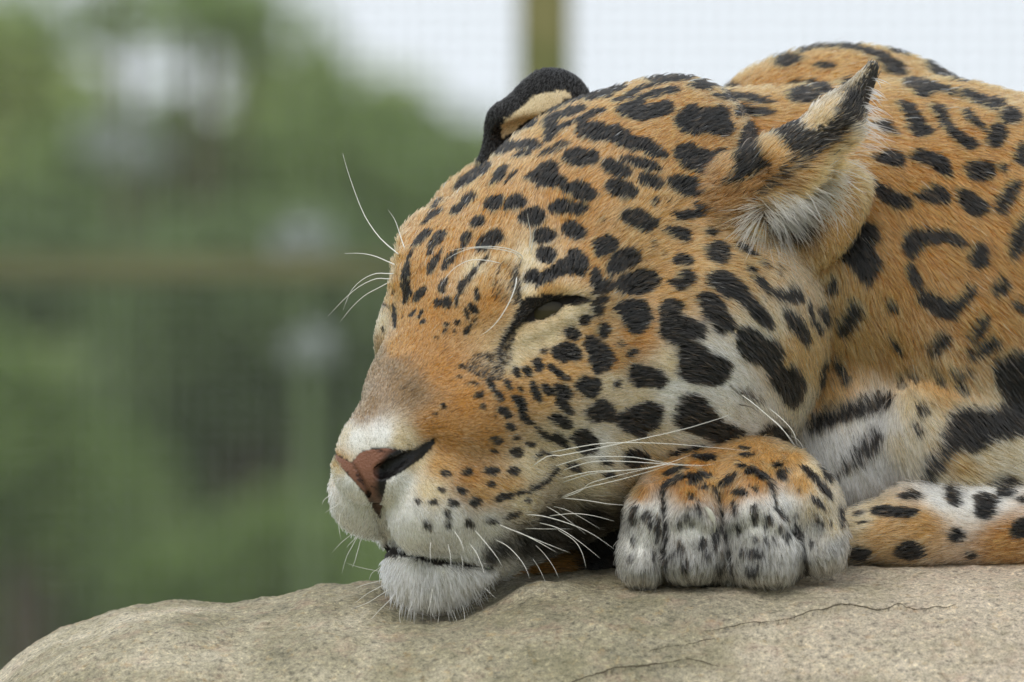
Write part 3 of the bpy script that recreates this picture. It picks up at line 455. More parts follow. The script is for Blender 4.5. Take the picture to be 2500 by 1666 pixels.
def grow(p):
    c = p.mean(0); r = np.linalg.norm(p - c, axis=1).mean(); e = min(5.5, max(1.0, (r - 3) * .25)); return c + (p - c) * (1 + e / r)
SP = [(g, round_poly(grow(p)), s) for g, p, s in SPOTS]
def coat(p, n, gid):
    """albedo of the coat at model points p with normals n in group gid"""
    k = 1 + p[:, 2] / DP
    x = (p[:, 0] - CX) / k + CX; y = (p[:, 1] - CY) / k + CY
    col = np.zeros((len(p), 3))
    for gi, g in enumerate(GN):
        m = gid == gi
        if not m.any(): continue
        B = BASE[g]; bp = np.array([(b[0], b[1]) for b in B]); bc = np.array([b[2] for b in B])
        idx = np.where(m)[0]
        for s in range(0, len(idx), 40000):
            ii = idx[s:s + 40000]
            d2 = (x[ii, None] - bp[None, :, 0]) ** 2 + (y[ii, None] - bp[None, :, 1]) ** 2 + 60
            w = d2 ** -1.7
            col[ii] = (w @ bc) / w.sum(1)[:, None]
    front = n[:, 2] < 0.2
    jx = x + 3.5 * vnoise(p, 16, 1) + 1.5 * vnoise(p, 5, 2); jy = y + 3.5 * vnoise(p, 16, 3) + 1.5 * vnoise(p, 5, 4)
    e_ = gid == GN.index('ear_n'); jx[e_] += 6 * rng.normal(size=e_.sum()); jy[e_] += 6 * rng.normal(size=e_.sum())     # the ear's marks run softly into each other
    dark = np.zeros(len(p))
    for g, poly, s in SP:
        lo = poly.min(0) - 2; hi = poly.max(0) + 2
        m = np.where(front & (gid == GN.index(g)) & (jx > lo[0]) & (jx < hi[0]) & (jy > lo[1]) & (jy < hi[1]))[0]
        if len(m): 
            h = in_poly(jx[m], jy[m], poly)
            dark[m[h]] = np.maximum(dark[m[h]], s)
    bi = np.where((~front | (x > 2525)) & (gid != GN.index('paw')))[0]
    for s in range(0, len(bi), 20000):
        ii = bi[s:s + 20000]
        d = np.sqrt(((p[ii, None, :] - blob[None]) ** 2).sum(2)).min(1) + 8 * vnoise(p[ii], 25, 5)
        dark[ii] = np.maximum(dark[ii], (d < 33) * 1.0)
    for g, poly in PALE:
        m = np.where((gid == GN.index(g)) & front)[0]
        h = in_poly(jx[m], jy[m], round_poly(poly)) & (rng.random(len(m)) < (.86 if g == 'ear_n' else 1.1)); col[m[h]] = (KCOL['C'] * .6 + KCOL['T'] * .4) if g == 'ear_n' else KCOL['C']; dark[m[h]] = 0
    return col, dark, x, y
gidV = group_of(Vp)
colV, darkV, xV, yV = coat(Vp, Np, gidV)
BLACK = KCOL['K']
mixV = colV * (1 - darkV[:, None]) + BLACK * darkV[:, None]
for poly in (NOSE_POLY, EYE_POLY, LIP_POLY):
    h = in_poly(xV, yV, poly) & (gidV == 0) & (Np[:, 2] < .4); mixV[h] = srgb(30, 26, 24)
pad_h = (gidV == GN.index('paw')) & (yV > 1408) & (Np[:, 1] > .35); mixV[pad_h] = srgb(128, 112, 92)
jag = empty('jaguar', tuple(to_world(P(1800, 1440, 0))))
def unparent_loc(v): return to_world(v) - np.array(jag.location)[None, :]
tag(jag, 'orange jaguar with black rosettes resting its chin on the boulder, eyes almost shut', 'jaguar')
skin = bpy.data.materials.new('skin'); skin.use_nodes = True; nt = skin.node_tree
at = nt.nodes.new('ShaderNodeAttribute'); at.attribute_name = 'coat'
nt.links.new(at.outputs[0], nt.nodes['Principled BSDF'].inputs['Base Color']); nt.nodes['Principled BSDF'].inputs['Roughness'].default_value = .8
nt.nodes['Principled BSDF'].inputs['Specular IOR Level'].default_value = .2
body_o = mesh_obj('body', unparent_loc(Vp), Q[:, ::-1], skin, jag)
ca = body_o.data.attributes.new('coat', 'FLOAT_COLOR', 'POINT')
ca.data.foreach_set('color', np.concatenate([mixV, np.ones((len(mixV), 1))], 1).astype(np.float32).ravel())
# ---------------------------------------------------------------- nose leather
gx, gy = np.meshgrid(np.arange(800, 1070, 2.5), np.arange(1060, 1276, 2.5))
npnt, ok = cast(gx.ravel(), gy.ravel(), head_c); ok &= npnt[:, 2] < 400
nn = grad(head_c, npnt); npnt = npnt + nn * 1.2
ins = in_poly(gx.ravel(), gy.ravel(), NOSE_POLY) & ok
idx = np.arange(gx.size).reshape(gx.shape)
quads = np.stack([idx[:-1, :-1], idx[1:, :-1], idx[1:, 1:], idx[:-1, 1:]], -1).reshape(-1, 4)
dz = npnt[:, 2][quads]; quads = quads[ins[quads].all(1) & (dz.max(1) - dz.min(1) < 25)]
used, inv = np.unique(quads, return_inverse=True); quads = inv.reshape(-1, 4)
nose_m = bpy.data.materials.new('nose_leather'); nose_m.use_nodes = True; nt = nose_m.node_tree; b = nt.nodes['Principled BSDF']
tc = nt.nodes.new('ShaderNodeTexCoord'); v = tc.outputs['Object']
at = nt.nodes.new('ShaderNodeAttribute'); at.attribute_name = 'tone'
f1 = noise_tex(nt, 260, 3, .5, v); freck = ramp(nt, f1, [(.60, (0, 0, 0)), (.68, (1, 1, 1))])
c1 = mix_rgb(nt, freck, (1, 1, 1), (.25, .2, .18)); c2 = mix_rgb(nt, 1.0, at.outputs[0], c1, 'MULTIPLY')
nt.links.new(c2, b.inputs['Base Color']); b.inputs['Roughness'].default_value = .42; b.inputs['Specular IOR Level'].default_value = .4
bp = nt.nodes.new('ShaderNodeBump'); bp.inputs['Strength'].default_value = .8; bp.inputs['Distance'].default_value = .0010
nt.links.new(noise_tex(nt, 800, 3, .6, v), bp.inputs['Height']); nt.links.new(bp.outputs[0], b.inputs['Normal'])
nose_o = mesh_obj('nose', unparent_loc(npnt[used]), quads[:, ::-1], nose_m, jag)
ux, uy = gx.ravel()[used], gy.ravel()[used]
pink = srgb(134, 90, 70); dk = srgb(12, 10, 10); br = srgb(82, 62, 50)
slit = np.array([(1060, 1074), (1005, 1106), (968, 1130), (952, 1150), (950, 1190)], float)
def dist_pl(x, y, pl):
    d = np.full(len(x), 1e9)
    for a, c in zip(pl[:-1], pl[1:]):
        ab = c - a; t = np.clip(((x - a[0]) * ab[0] + (y - a[1]) * ab[1]) / (ab @ ab), 0, 1)
        d = np.minimum(d, np.hypot(x - a[0] - t * ab[0], y - a[1] - t * ab[1]))
    return d
w1 = np.clip((dist_pl(ux, uy, slit) - 24) / 18, 0, 1)[:, None]
w2 = np.clip((1250 - uy) / 110, 0, 1)[:, None]
w3 = np.clip((dist_pl(ux, uy, np.array([(862, 1130), (885, 1175), (905, 1215), (928, 1260)], float)) - 1) / 4, 0, 1)[:, None]
tone = (br * (1 - w2) + pink * w2) * (0.55 + .45 * w3); tone = dk * (1 - w1) + tone * w1
ta = nose_o.data.attributes.new('tone', 'FLOAT_COLOR', 'POINT')
ta.data.foreach_set('color', np.concatenate([tone, np.ones((len(tone), 1))], 1).astype(np.float32).ravel())
# ---------------------------------------------------------------- eyes
eye_m = bpy.data.materials.new('eye'); eye_m.use_nodes = True; nt = eye_m.node_tree; b = nt.nodes['Principled BSDF']
tc = nt.nodes.new('ShaderNodeTexCoord')
g = nt.nodes.new('ShaderNodeTexGradient'); g.gradient_type = 'SPHERICAL'
mp = nt.nodes.new('ShaderNodeMapping'); mp.inputs['Scale'].default_value = (1, 1, 1)
nt.links.new(tc.outputs['Object'], mp.inputs['Vector'])
sep = nt.nodes.new('ShaderNodeSeparateXYZ'); nt.links.new(tc.outputs['Object'], sep.inputs[0])
dv = nt.nodes.new('ShaderNodeMath'); dv.operation = 'DIVIDE'; nt.links.new(sep.outputs[2], dv.inputs[0]); dv.inputs[1].default_value = 66 * U
iris = ramp(nt, dv.outputs[0], [(.0, srgb(24, 20, 16)), (.5, srgb(26, 22, 16)), (.58, srgb(48, 43, 31)), (.9, srgb(60, 54, 38)), (.965, srgb(44, 39, 27)), (.98, (.004, .004, .004))])
nt.links.new(iris, b.inputs['Base Color']); b.inputs['Roughness'].default_value = .12; b.inputs['Specular IOR Level'].default_value = .16
def eyeball(c, look):
    me = bpy.data.meshes.new('eye'); import bmesh
    bm = bmesh.new(); bmesh.ops.create_uvsphere(bm, u_segments=32, v_segments=20, radius=66 * U); bm.to_mesh(me); bm.free()
    me.polygons.foreach_set('use_smooth', [True] * len(me.polygons)); me.materials.append(eye_m)
    o = link(bpy.data.objects.new('eye', me), jag); o.location = to_world(c) - np.array(jag.location)
    o.rotation_euler = Vector(look).to_track_quat('Z', 'Y').to_euler(); return o
fw = np.array([F_[0] * .75 + L_[0] * .65, F_[2] * .75 + L_[2] * .65, -(F_[1] * .75 + L_[1] * .65) - .15])
eyeball(eye_c, fw)
eyeball(mirror(eye_c), np.array([F_[0] - L_[0] * .65, F_[2] - L_[2] * .65, -(F_[1] - L_[1] * .65)]))
# ---------------------------------------------------------------- fur
N_FUR = 400000
tri = np.concatenate([Q[:, [0, 1, 2]], Q[:, [0, 2, 3]]])
e1 = Vp[tri[:, 1]] - Vp[tri[:, 0]]; e2 = Vp[tri[:, 2]] - Vp[tri[:, 0]]
ar = 0.5 * np.linalg.norm(np.cross(e1, e2), axis=1)
cN = Np[tri].mean(1); cx = xV[tri].mean(1); cy = yV[tri].mean(1)
wt = ar * np.where(cN[:, 2] < .3, 1.0, .16)
wt *= np.where((cx > -100) & (cx < 2580) & (cy < 1640), 1.0, .25)
gt = gidV[tri[:, 0]]
wt *= np.where((gt == 0) & (cx < 1250) & (cy > 700), 1.6, 1.0)      # short dense hair of the muzzle
wt *= np.where(gt == GN.index('paw'), 1.3, 1.0)
pr = wt / wt.sum()
ti = rng.choice(len(tri), N_FUR, p=pr)
r1 = np.sqrt(rng.random(N_FUR)); r2 = rng.random(N_FUR)
bw = np.stack([1 - r1, r1 * (1 - r2), r1 * r2], 1)
root = (Vp[tri[ti]] * bw[:, :, None]).sum(1); nor = (Np[tri[ti]] * bw[:, :, None]).sum(1)
nor /= np.linalg.norm(nor, axis=1)[:, None]
gid = gidV[tri[ti, 0]]
kk = 1 + root[:, 2] / DP; hx = (root[:, 0] - CX) / kk + CX; hy = (root[:, 1] - CY) / kk + CY
bare = np.zeros(N_FUR, bool)
for poly in (NOSE_POLY, EYE_OPEN, MOUTH_POLY): bare |= in_poly(hx, hy, poly) & (gid == 0) & (nor[:, 2] < .4)
bare |= (gid == GN.index('paw')) & (hy > 1412) & (nor[:, 1] > .4) & (rng.random(N_FUR) < .85)
keep = ~bare
root, nor, gid, hx, hy = [a[keep] for a in (root, nor, gid, hx, hy)]
n = len(root)
flow = np.zeros((n, 2)); ln = np.zeros(n); lift = np.zeros(n)
for gi, gname in enumerate(GN):
    Fm = FLOW[gname]; idx = np.where(gid == gi)[0]
    for s in range(0, len(idx), 40000):
        ii = idx[s:s + 40000]
        d2 = (hx[ii, None] - Fm[None, :, 0]) ** 2 + (hy[ii, None] - Fm[None, :, 1]) ** 2 + 400
        w = d2 ** -1.6; w /= w.sum(1)[:, None]
        flow[ii] = w @ Fm[:, 2:4]; ln[ii] = w @ Fm[:, 4]; lift[ii] = w @ Fm[:, 5]
def hair_dir(flow2, nor, lift, jit):
    t = np.concatenate([flow2 + jit, np.zeros((len(nor), 1))], 1)
    # on steep flanks the coat keeps flowing towards the tail / down
    t = t - nor * (t * nor).sum(1)[:, None]
    L = np.linalg.norm(t, axis=1); t = np.where(L[:, None] < .15, np.array([.3, .2, 1.0]) - nor * (np.array([.3, .2, 1.0]) * nor).sum(1)[:, None], t)
    t /= np.maximum(np.linalg.norm(t, axis=1), 1e-6)[:, None]
    return t
big = np.stack([vnoise(root, 60, 11), vnoise(root, 60, 12)], 1) * .22 + np.stack([vnoise(root, 18, 13), vnoise(root, 18, 14)], 1) * .16
jit = big + rng.normal(size=(n, 2)) * .13
t = hair_dir(flow, nor, lift, jit)
lnb = ln.copy(); rim = in_poly(hx, hy, EYE_POLY) | in_poly(hx, hy, LIP_POLY); ln = np.where(rim & (gid == 0), 7.0, ln)
ln = ln * (0.75 + 0.5 * rng.random(n)) * (1 + .15 * vnoise(root, 30, 15))
lift = lift * (0.7 + 0.7 * rng.random(n)) + .55 * (rng.random(n) < .10)
NP = 5
def strands(root, nor, t, ln, lift, clump=None):
    s = np.linspace(0, 1, NP)
    P_ = np.empty((len(root), NP, 3))
    for i, u in enumerate(s):      # leaves the skin raised, then lies down along the flow
        up = lift * (u - .45 * u * u)
        P_[:, i] = root + ln[:, None] * (t * u + nor * up[:, None])
    if clump is not None:
        cell, k, cls = clump
        key = np.floor((root + 3 * rng.normal(size=root.shape)) / cell[:, None]).astype(np.int64)
        key -= key.min(0); _, inv = np.unique(((key[:, 0] * 8192 + key[:, 1]) * 8192 + key[:, 2]) * 4 + cls, return_inverse=True)
        cnt = np.bincount(inv).astype(float)
        for i in range(1, NP):
            mean = np.stack([np.bincount(inv, P_[:, i, c]) / cnt for c in range(3)], 1)
            P_[:, i] += (mean[inv] - P_[:, i]) * (k * s[i] ** 1.5)[:, None]
    return P_
cls_ = np.digitize(lnb, [15, 30]); cellsz = np.array([6.0, 9.0, 16.0])[cls_]
PT = strands(root, nor, t, ln, lift, (cellsz, np.where(lnb < 30, .3, .42), cls_))
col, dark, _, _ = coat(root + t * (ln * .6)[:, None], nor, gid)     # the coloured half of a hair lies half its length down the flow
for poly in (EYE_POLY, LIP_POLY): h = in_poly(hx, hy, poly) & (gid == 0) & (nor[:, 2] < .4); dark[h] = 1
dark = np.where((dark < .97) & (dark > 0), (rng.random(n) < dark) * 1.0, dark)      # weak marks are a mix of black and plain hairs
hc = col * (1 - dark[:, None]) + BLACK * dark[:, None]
br_ = (dark > .5) & (rng.random(n) < .14); hc[br_] = srgb(58, 44, 30)      # brown hairs through the black
v = rng.normal(size=n)
hc = hc * np.clip(1 + .40 * v, .25, 1.9)[:, None] * (1 + .10 * vnoise(root, 26, 16) + .12 * vnoise(root, 9, 17))[:, None]
# agouti ticking: darker hairs through the grey-brown of the nose bridge, pale guard hairs elsewhere
bw_ = np.exp(-(((hx - 930) / 110) ** 2 + ((hy - 960) / 110) ** 2)) * (gid == 0)
tick = rng.random(n) < bw_ * .4; hc[tick] *= .35
toe = (gid == GN.index('paw')) & (hy > 1225); tk = toe & (rng.random(n) < .27); hc[tk] *= .25
en = (gid == 1) & (hx < 1900) & (hy > 380) & (rng.random(n) < .22); hc[en] *= .4
gh = (rng.random(n) < .004) & (ln > 12); hc[gh] = KCOL['W'] * .9; PT[gh] = root[gh][:, None] + (PT[gh] - root[gh][:, None]) * 1.25
rad = np.where(ln < 14, .85, 1.05) * (0.8 + .4 * rng.random(n))
sets = [(PT, hc, rad, gid)]
# ear tufts and fringe: long white hair
def tuft(xy, dirs, lens, cols, lift_=.6, g=1, r=.62):
    p, ok = cast(xy[:, 0], xy[:, 1]); ok &= p[:, 2] < 420
    p = p[ok]; nn = grad(total, p); m = len(p)
    tt = np.concatenate([dirs[ok], rng.normal(size=(m, 1)) * .25 - .15], 1); tt /= np.linalg.norm(tt, axis=1)[:, None]
    s = np.linspace(0, 1, NP); ll = lens[ok]
    bend = np.stack([np.zeros(m), np.full(m, .25), np.zeros(m)], 1) + rng.normal(size=(m, 3)) * .12
    PP = p[:, None] + ll[:, None, None] * (tt[:, None] * s[None, :, None] + bend[:, None] * (s ** 2)[None, :, None] + nn[:, None] * (lift_ * (s - .6 * s * s))[None, :, None] * .5)
    sets.append((PP, cols[ok], np.full(m, r), np.full(m, g)))
def whites(m, lo=.55): return KCOL['W'][None] * (lo + (1 - lo) * rng.random((m, 1)))
edge = np.array([(2140, 205), (2132, 260), (2118, 320), (2092, 385), (2040, 430), (1985, 470), (1930, 500)], float)
m = 520; u = rng.random(m) ** .8 * (len(edge) - 1.001); i = u.astype(int); f = (u - i)[:, None]
xy = edge[i] * (1 - f) + edge[i + 1] * f + rng.normal(size=(m, 2)) * 9 - np.array([10, 4])
tuft(xy, np.array([.95, .28]) + rng.normal(size=(m, 2)) * .22, 28 + 66 * rng.random(m) ** 1.5 * np.clip(u / 2.0, .3, 1), whites(m, .85), r=.95)
m = 520; a = rng.random(m) * 2 * np.pi; rr = np.sqrt(rng.random(m))
xy = np.stack([1895 + 75 * rr * np.cos(a), 545 + 55 * rr * np.sin(a)], 1)
dr = np.stack([np.cos(a) * rr * .9 + .15, np.sin(a) * rr * .7 + .55], 1); dr /= np.linalg.norm(dr, axis=1)[:, None]
tuft(xy, dr + rng.normal(size=(m, 2)) * .18, 38 + 48 * rng.random(m), whites(m, .75), .9, r=1.1)
m = 260; xy = np.stack([1850 + 190 * rng.random(m), 470 + 60 * rng.random(m)], 1); xy[:, 1] -= (xy[:, 0] - 1850) * .12
tuft(xy, np.array([.85, .5]) + rng.normal(size=(m, 2)) * .25, 40 + 50 * rng.random(m), whites(m, .85), .7, r=1.15)
# chin beard: longer pale hair
m = 650; xy = np.stack([940 + 250 * rng.random(m), 1385 + 85 * rng.random(m)], 1)
tuft(xy, np.stack([(xy[:, 0] - 1010) / 260, np.full(m, 1.0)], 1) + rng.normal(size=(m, 2)) * .12, 18 + 26 * rng.random(m), whites(m, .9), .5, 0, 1.0)

fur_m = bpy.data.materials.new('fur'); fur_m.use_nodes = True; nt = fur_m.node_tree; nt.nodes.clear()
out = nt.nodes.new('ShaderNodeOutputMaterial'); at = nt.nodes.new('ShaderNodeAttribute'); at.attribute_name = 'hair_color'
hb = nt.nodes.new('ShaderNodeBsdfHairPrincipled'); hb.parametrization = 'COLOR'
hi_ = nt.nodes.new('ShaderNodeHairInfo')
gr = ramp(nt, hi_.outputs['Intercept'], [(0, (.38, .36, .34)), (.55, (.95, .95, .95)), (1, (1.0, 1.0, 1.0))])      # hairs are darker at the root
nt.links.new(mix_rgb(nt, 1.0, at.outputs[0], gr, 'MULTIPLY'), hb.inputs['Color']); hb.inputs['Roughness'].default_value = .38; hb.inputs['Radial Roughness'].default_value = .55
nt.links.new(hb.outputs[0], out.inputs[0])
def fur_obj(name, sel):
    Ps = np.concatenate([s[0][np.isin(s[3], sel)] for s in sets]); Cs = np.concatenate([s[1][np.isin(s[3], sel)] for s in sets]); Rs = np.concatenate([s[2][np.isin(s[3], sel)] for s in sets])
    m = len(Ps); cu = bpy.data.hair_curves.new(name)
    cu.add_curves([NP] * m)
    cu.attributes['position'].data.foreach_set('vector', unparent_loc(Ps.reshape(-1, 3)).astype(np.float32).ravel())
    ra = cu.attributes.get('radius') or cu.attributes.new('radius', 'FLOAT', 'POINT')
    prof = np.array([1.0, 1.0, .85, .6, .12])
    ra.data.foreach_set('value', (Rs[:, None] * prof[None] * U).astype(np.float32).ravel())
    co = cu.attributes.new('hair_color', 'FLOAT_COLOR', 'CURVE')
    co.data.foreach_set('color', np.concatenate([np.clip(Cs, 0, .9), np.ones((m, 1))], 1).astype(np.float32).ravel())
    cu.materials.append(fur_m)
    return tag(link(bpy.data.objects.new(name, cu), jag), kind='stuff')
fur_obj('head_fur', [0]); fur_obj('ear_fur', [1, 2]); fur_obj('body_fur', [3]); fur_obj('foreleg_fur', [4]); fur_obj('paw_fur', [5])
# ---------------------------------------------------------------- whiskers: each one its own tapering hair
wh_m = simple_mat('whisker', srgb(232, 230, 222), .35)
wd_m = simple_mat('dark_whisker', srgb(70, 62, 54), .4)
def smooth_pl(p, n=14):
    p = np.asarray(p, float); q = np.concatenate([[2 * p[0] - p[1]], p, [2 * p[-1] - p[-2]]])
    out = []; segs = len(p) - 1
    for u in np.linspace(0, segs - 1e-6, n):
        i = int(u); f = u - i; a, b, c, d = q[i:i + 4]
        out.append(.5 * ((2 * b) + (c - a) * f + (2 * a - 5 * b + 4 * c - d) * f * f + (3 * b - a - 3 * c + d) * f ** 3))
    return np.array(out)
def whisker(pl, out=70, r0=1.7, mat=None, sink=True):
    pl = np.asarray(pl, float); dr = pl[0] - pl[1]; dr /= np.linalg.norm(dr)
    back = pl[0] + dr * np.arange(0, 90, 5.0)[:, None]; hb_, okb = cast(back[:, 0], back[:, 1]); okb &= hb_[:, 2] < 520
    if okb.any() and not okb[0]: pl = np.concatenate([[back[min(np.argmax(okb) + 1, len(back) - 1)]], pl])      # root it in the skin
    q = smooth_pl(pl); n = len(q)
    hit, ok = cast(q[:, 0], q[:, 1])
    d0 = hit[0, 2] if ok[0] and hit[0, 2] < 900 else (hit[ok, 2].min() if ok.any() else 50)
    u = np.linspace(0, 1, n)
    d = d0 + 6 - out * np.sin(u * np.pi / 2)
    lim = np.where(ok, hit[:, 2] - 14, 1e4)
    d[1:] = np.minimum(d[1:], lim[1:]) 
    for _ in range(3): d[1:-1] = np.minimum(d[1:-1], .25 * d[:-2] + .5 * d[1:-1] + .25 * d[2:])
    c = np.array([P(a, b_, e) for (a, b_), e in zip(q, d)], float)
    tg = np.gradient(c, axis=0); tg /= np.linalg.norm(tg, axis=1)[:, None]
    s1 = np.cross(tg, [0, 0, 1.0]); s1 /= np.maximum(np.linalg.norm(s1, axis=1), 1e-6)[:, None]; s2 = np.cross(tg, s1)
    rr = .78 * r0 * (1 - u ** 1.6 * .85); K = 6; a = np.arange(K) / K * 2 * np.pi
    V = (c[:, None] + rr[:, None, None] * (np.cos(a)[None, :, None] * s1[:, None] + np.sin(a)[None, :, None] * s2[:, None])).reshape(-1, 3)
    Fc = [(i * K + j, i * K + (j + 1) % K, (i + 1) * K + (j + 1) % K, (i + 1) * K + j) for i in range(n - 1) for j in range(K)]
    Fc += [tuple(range(K))[::-1], tuple((n - 1) * K + j for j in range(K))]
    mesh_obj('whisker', unparent_loc(V), Fc, mat or wh_m, jag)
WH = [('A', '1555 800 1540 760 1450 715 1300 697 1150 705 990 730', 90, 1.7), ('A', '1540 790 1490 745 1350 715 1180 708 1050 750 960 805', 90, 1.5),
 ('A', '1400 830 1290 805 1160 800 1050 850 970 930 925 1010', 70, 1.4), ('A', '1510 920 1500 1000 1450 1130 1370 1260 1290 1340 1230 1380', 60, 1.8),
 ('A', '1615 760 1635 650 1640 590 1665 550', 50, 1.4), ('A', '1605 720 1615 600 1600 500 1590 440', 50, 1.4),
 ('A', '585 740 480 650 400 550 330 430 260 250 210 100 178 -15', -60, 2.1), ('A', '655 720 620 620 580 500 525 415', -40, 1.6),
 ('A', '540 820 420 770 310 750 190 750', -50, 2.0), ('A', '520 905 430 905 330 950 240 1040 180 1185', -60, 1.8),
 ('A', '515 945 430 945 310 1000 200 1090 65 1230', -80, 1.8), ('A', '460 1010 350 1070 250 1160 160 1270', -60, 1.6)]
WS = ['1297 1141 1338 1114 1380 1111 1533 1079 1667 1049 1763 1020 1791 1009', '1338 1106 1380 1098 1460 1084 1540 1081 1635 1084 1731 1092 1826 1101',
 '1350 1140 1418 1120 1444 1116 1540 1116 1635 1132 1715 1136', '1370 1150 1444 1128 1523 1127 1619 1133 1699 1138 1745 1133', '1365 1170 1444 1152 1539 1148 1619 1135 1686 1111',
 '1368 1180 1444 1157 1523 1149 1603 1140 1667 1119', '1362 1220 1418 1199 1444 1179 1539 1154 1635 1133', '1366 1216 1428 1192 1508 1173 1587 1151 1645 1132', '1367 1216 1430 1222 1480 1230 1527 1234']
WI = ['1860 180 2050 160 2200 175 2353 215', '1700 165 1850 180 2050 240 2200 310 2353 415', '1490 225 1600 270 1750 330 1900 390 2030 440', '1640 280 1800 360 1940 440', '1790 220 1950 265 2100 360 2250 480',
 '1930 265 2060 350 2120 440 2150 550', '1480 340 1580 390 1670 480 1720 560 1745 630', '1340 270 1420 360 1500 460 1550 540', '1300 360 1360 440 1400 530 1420 600', '1200 280 1250 360 1275 440',
 '1035 360 1030 430 1035 510', '1155 370 1175 460 1180 560', '1250 450 1262 510 1265 575', '1770 370 1850 450 1920 550 1955 630', '1750 460 1810 550 1865 665', '1900 105 2000 130 2100 180 2250 270', '1850 100 1970 170 2150 310', '1700 265 1850 270 2050 270',
 '815 830 810 900 825 990', '925 760 880 850 860 940', '1050 680 1030 800 1005 895', '1220 740 1270 850 1280 1005', '1180 830 1210 900 1235 975', '720 800 640 880 530 1010', '670 745 580 800 460 845', '660 690 570 740 480 810', '640 650 560 670 495 695', '1420 690 1460 730 1510 775', '1030 830 1045 880 1065 920', '1100 860 1092 900 1085 950',
 '445 325 390 370 330 435', '375 95 310 130 275 155', '330 15 270 60 255 95', '385 150 375 250 390 350', '475 385 430 470 395 590', '505 445 490 500 470 550', '640 570 520 545 430 515', '460 370 445 385 430 405', '650 560 610 590 590 640']
WD = ['1330 500 1450 590 1600 720 1700 820 1770 920', '1480 620 1580 700 1650 760 1760 915', '1540 600 1680 720 1750 810 1775 900', '1690 815 1780 860 1825 930']
for w, s, o, r in WH: whisker(rd(w, s)[0], o, r)
for i, s in enumerate(WS): whisker(np.array([float(v) for v in s.split()]).reshape(-1, 2), 110 + 8 * i, 1.6, None)
for i, s in enumerate(WI): whisker(rd('I', s)[0], 60 if i < 18 else 30, 1.45 if i < 10 else 1.0)
for s in WD: whisker(rd('D', s)[0], 60, 1.5)
for s in ('1350 500 1420 520 1520 590', '1330 590 1420 610 1500 665'): whisker(rd('D', s)[0], 20, 1.6, wd_m)
# ---------------------------------------------------------------- claw showing between the toes
claw_m = simple_mat('claw', srgb(190, 188, 172), .3)
cp = rd('H', '690 512 708 530 724 560 735 600 738 645')[0]; hit, _ = cast(cp[:, 0], cp[:, 1])
c = np.array([P(x, y, d - 5) for (x, y), d in zip(cp, hit[:, 2])], float); rr = np.array([5, 8, 8, 5.5, 1.0]); Vk = []
for p_, r_ in zip(c, rr): Vk += [p_ + r_ * np.array([math.cos(e), .45 * math.sin(e), -.8 * abs(math.sin(e))]) for e in np.arange(8) / 8 * 2 * math.pi]
mesh_obj('claw', unparent_loc(np.array(Vk)), [(i * 8 + j, i * 8 + (j + 1) % 8, i * 8 + 8 + (j + 1) % 8, i * 8 + 8 + j) for i in range(4) for j in range(8)], claw_m, jag)
# ---------------------------------------------------------------- the boulder
RX = [-3200, -2400, -1500, -800, -400, -150, 0, 50, 150, 300, 430, 560, 700, 780, 900, 1050, 1200, 1300, 1450, 1700, 2000, 2500, 3500, 5500, 7500, 8500]
RY = [5900, 5600, 4200, 2800, 2150, 1780, 1640, 1590, 1530, 1482, 1463, 1474, 1452, 1427, 1419, 1416, 1405, 1392, 1382, 1372, 1362, 1358, 1362, 1400, 3000, 5900]
DD = [-3200, -2300, -1500, -1000, -760, -600, -430, -300, -180, -60, 80, 220, 340, 460, 620, 900, 1500, 2400, 3400]
DY = [4600, 3200, 1700, 880, 560, 395, 245, 160, 100, 66, 42, 20, 0, 4, 30, 120, 300, 1200, 4600]
def smooth_interp(x, X, Y, w):
    return sum(np.interp(x + o, X, Y) for o in np.linspace(-w, w, 9)) / 9
xs = np.concatenate([np.linspace(-3200, -130, 60)[:-1], np.arange(-130, 2640, 3.6), np.linspace(2640, 8500, 90)[1:]])
ds = np.concatenate([np.linspace(-3200, -640, 50)[:-1], np.arange(-640, 480, 3.6), np.linspace(480, 3400, 40)[1:]])
X, D = np.meshgrid(xs, ds, indexing='ij')
RYs = smooth_interp(X, RX, RY, 14)
Y = RYs + smooth_interp(D, DD, DY, 50)
Y += 34 * np.exp(-(((X - 1060) / 170) ** 2 + ((D + 10) / 120) ** 2))          # hollow the chin lies in
Y -= 30 * np.exp(-(((X - 1310) / 90) ** 2 + ((D + 20) / 60) ** 2))            # lip beside it
Y -= 16 * np.exp(-(((X - 400) / 160) ** 2 + ((D - 100) / 120) ** 2))
P3 = np.stack([X, Y, D], -1)
Y = Y + 16 * vnoise(P3 * (1, .6, 1), 260, 21) * np.clip((340 - D) / 400, 0.1, 1) + 8 * vnoise(P3, 90, 22) * np.clip((330 - D) / 200, .25, 1) + 3.5 * vnoise(P3, 34, 23) + 2.2 * vnoise(P3, 15, 24) + 1.2 * vnoise(P3, 8, 25)
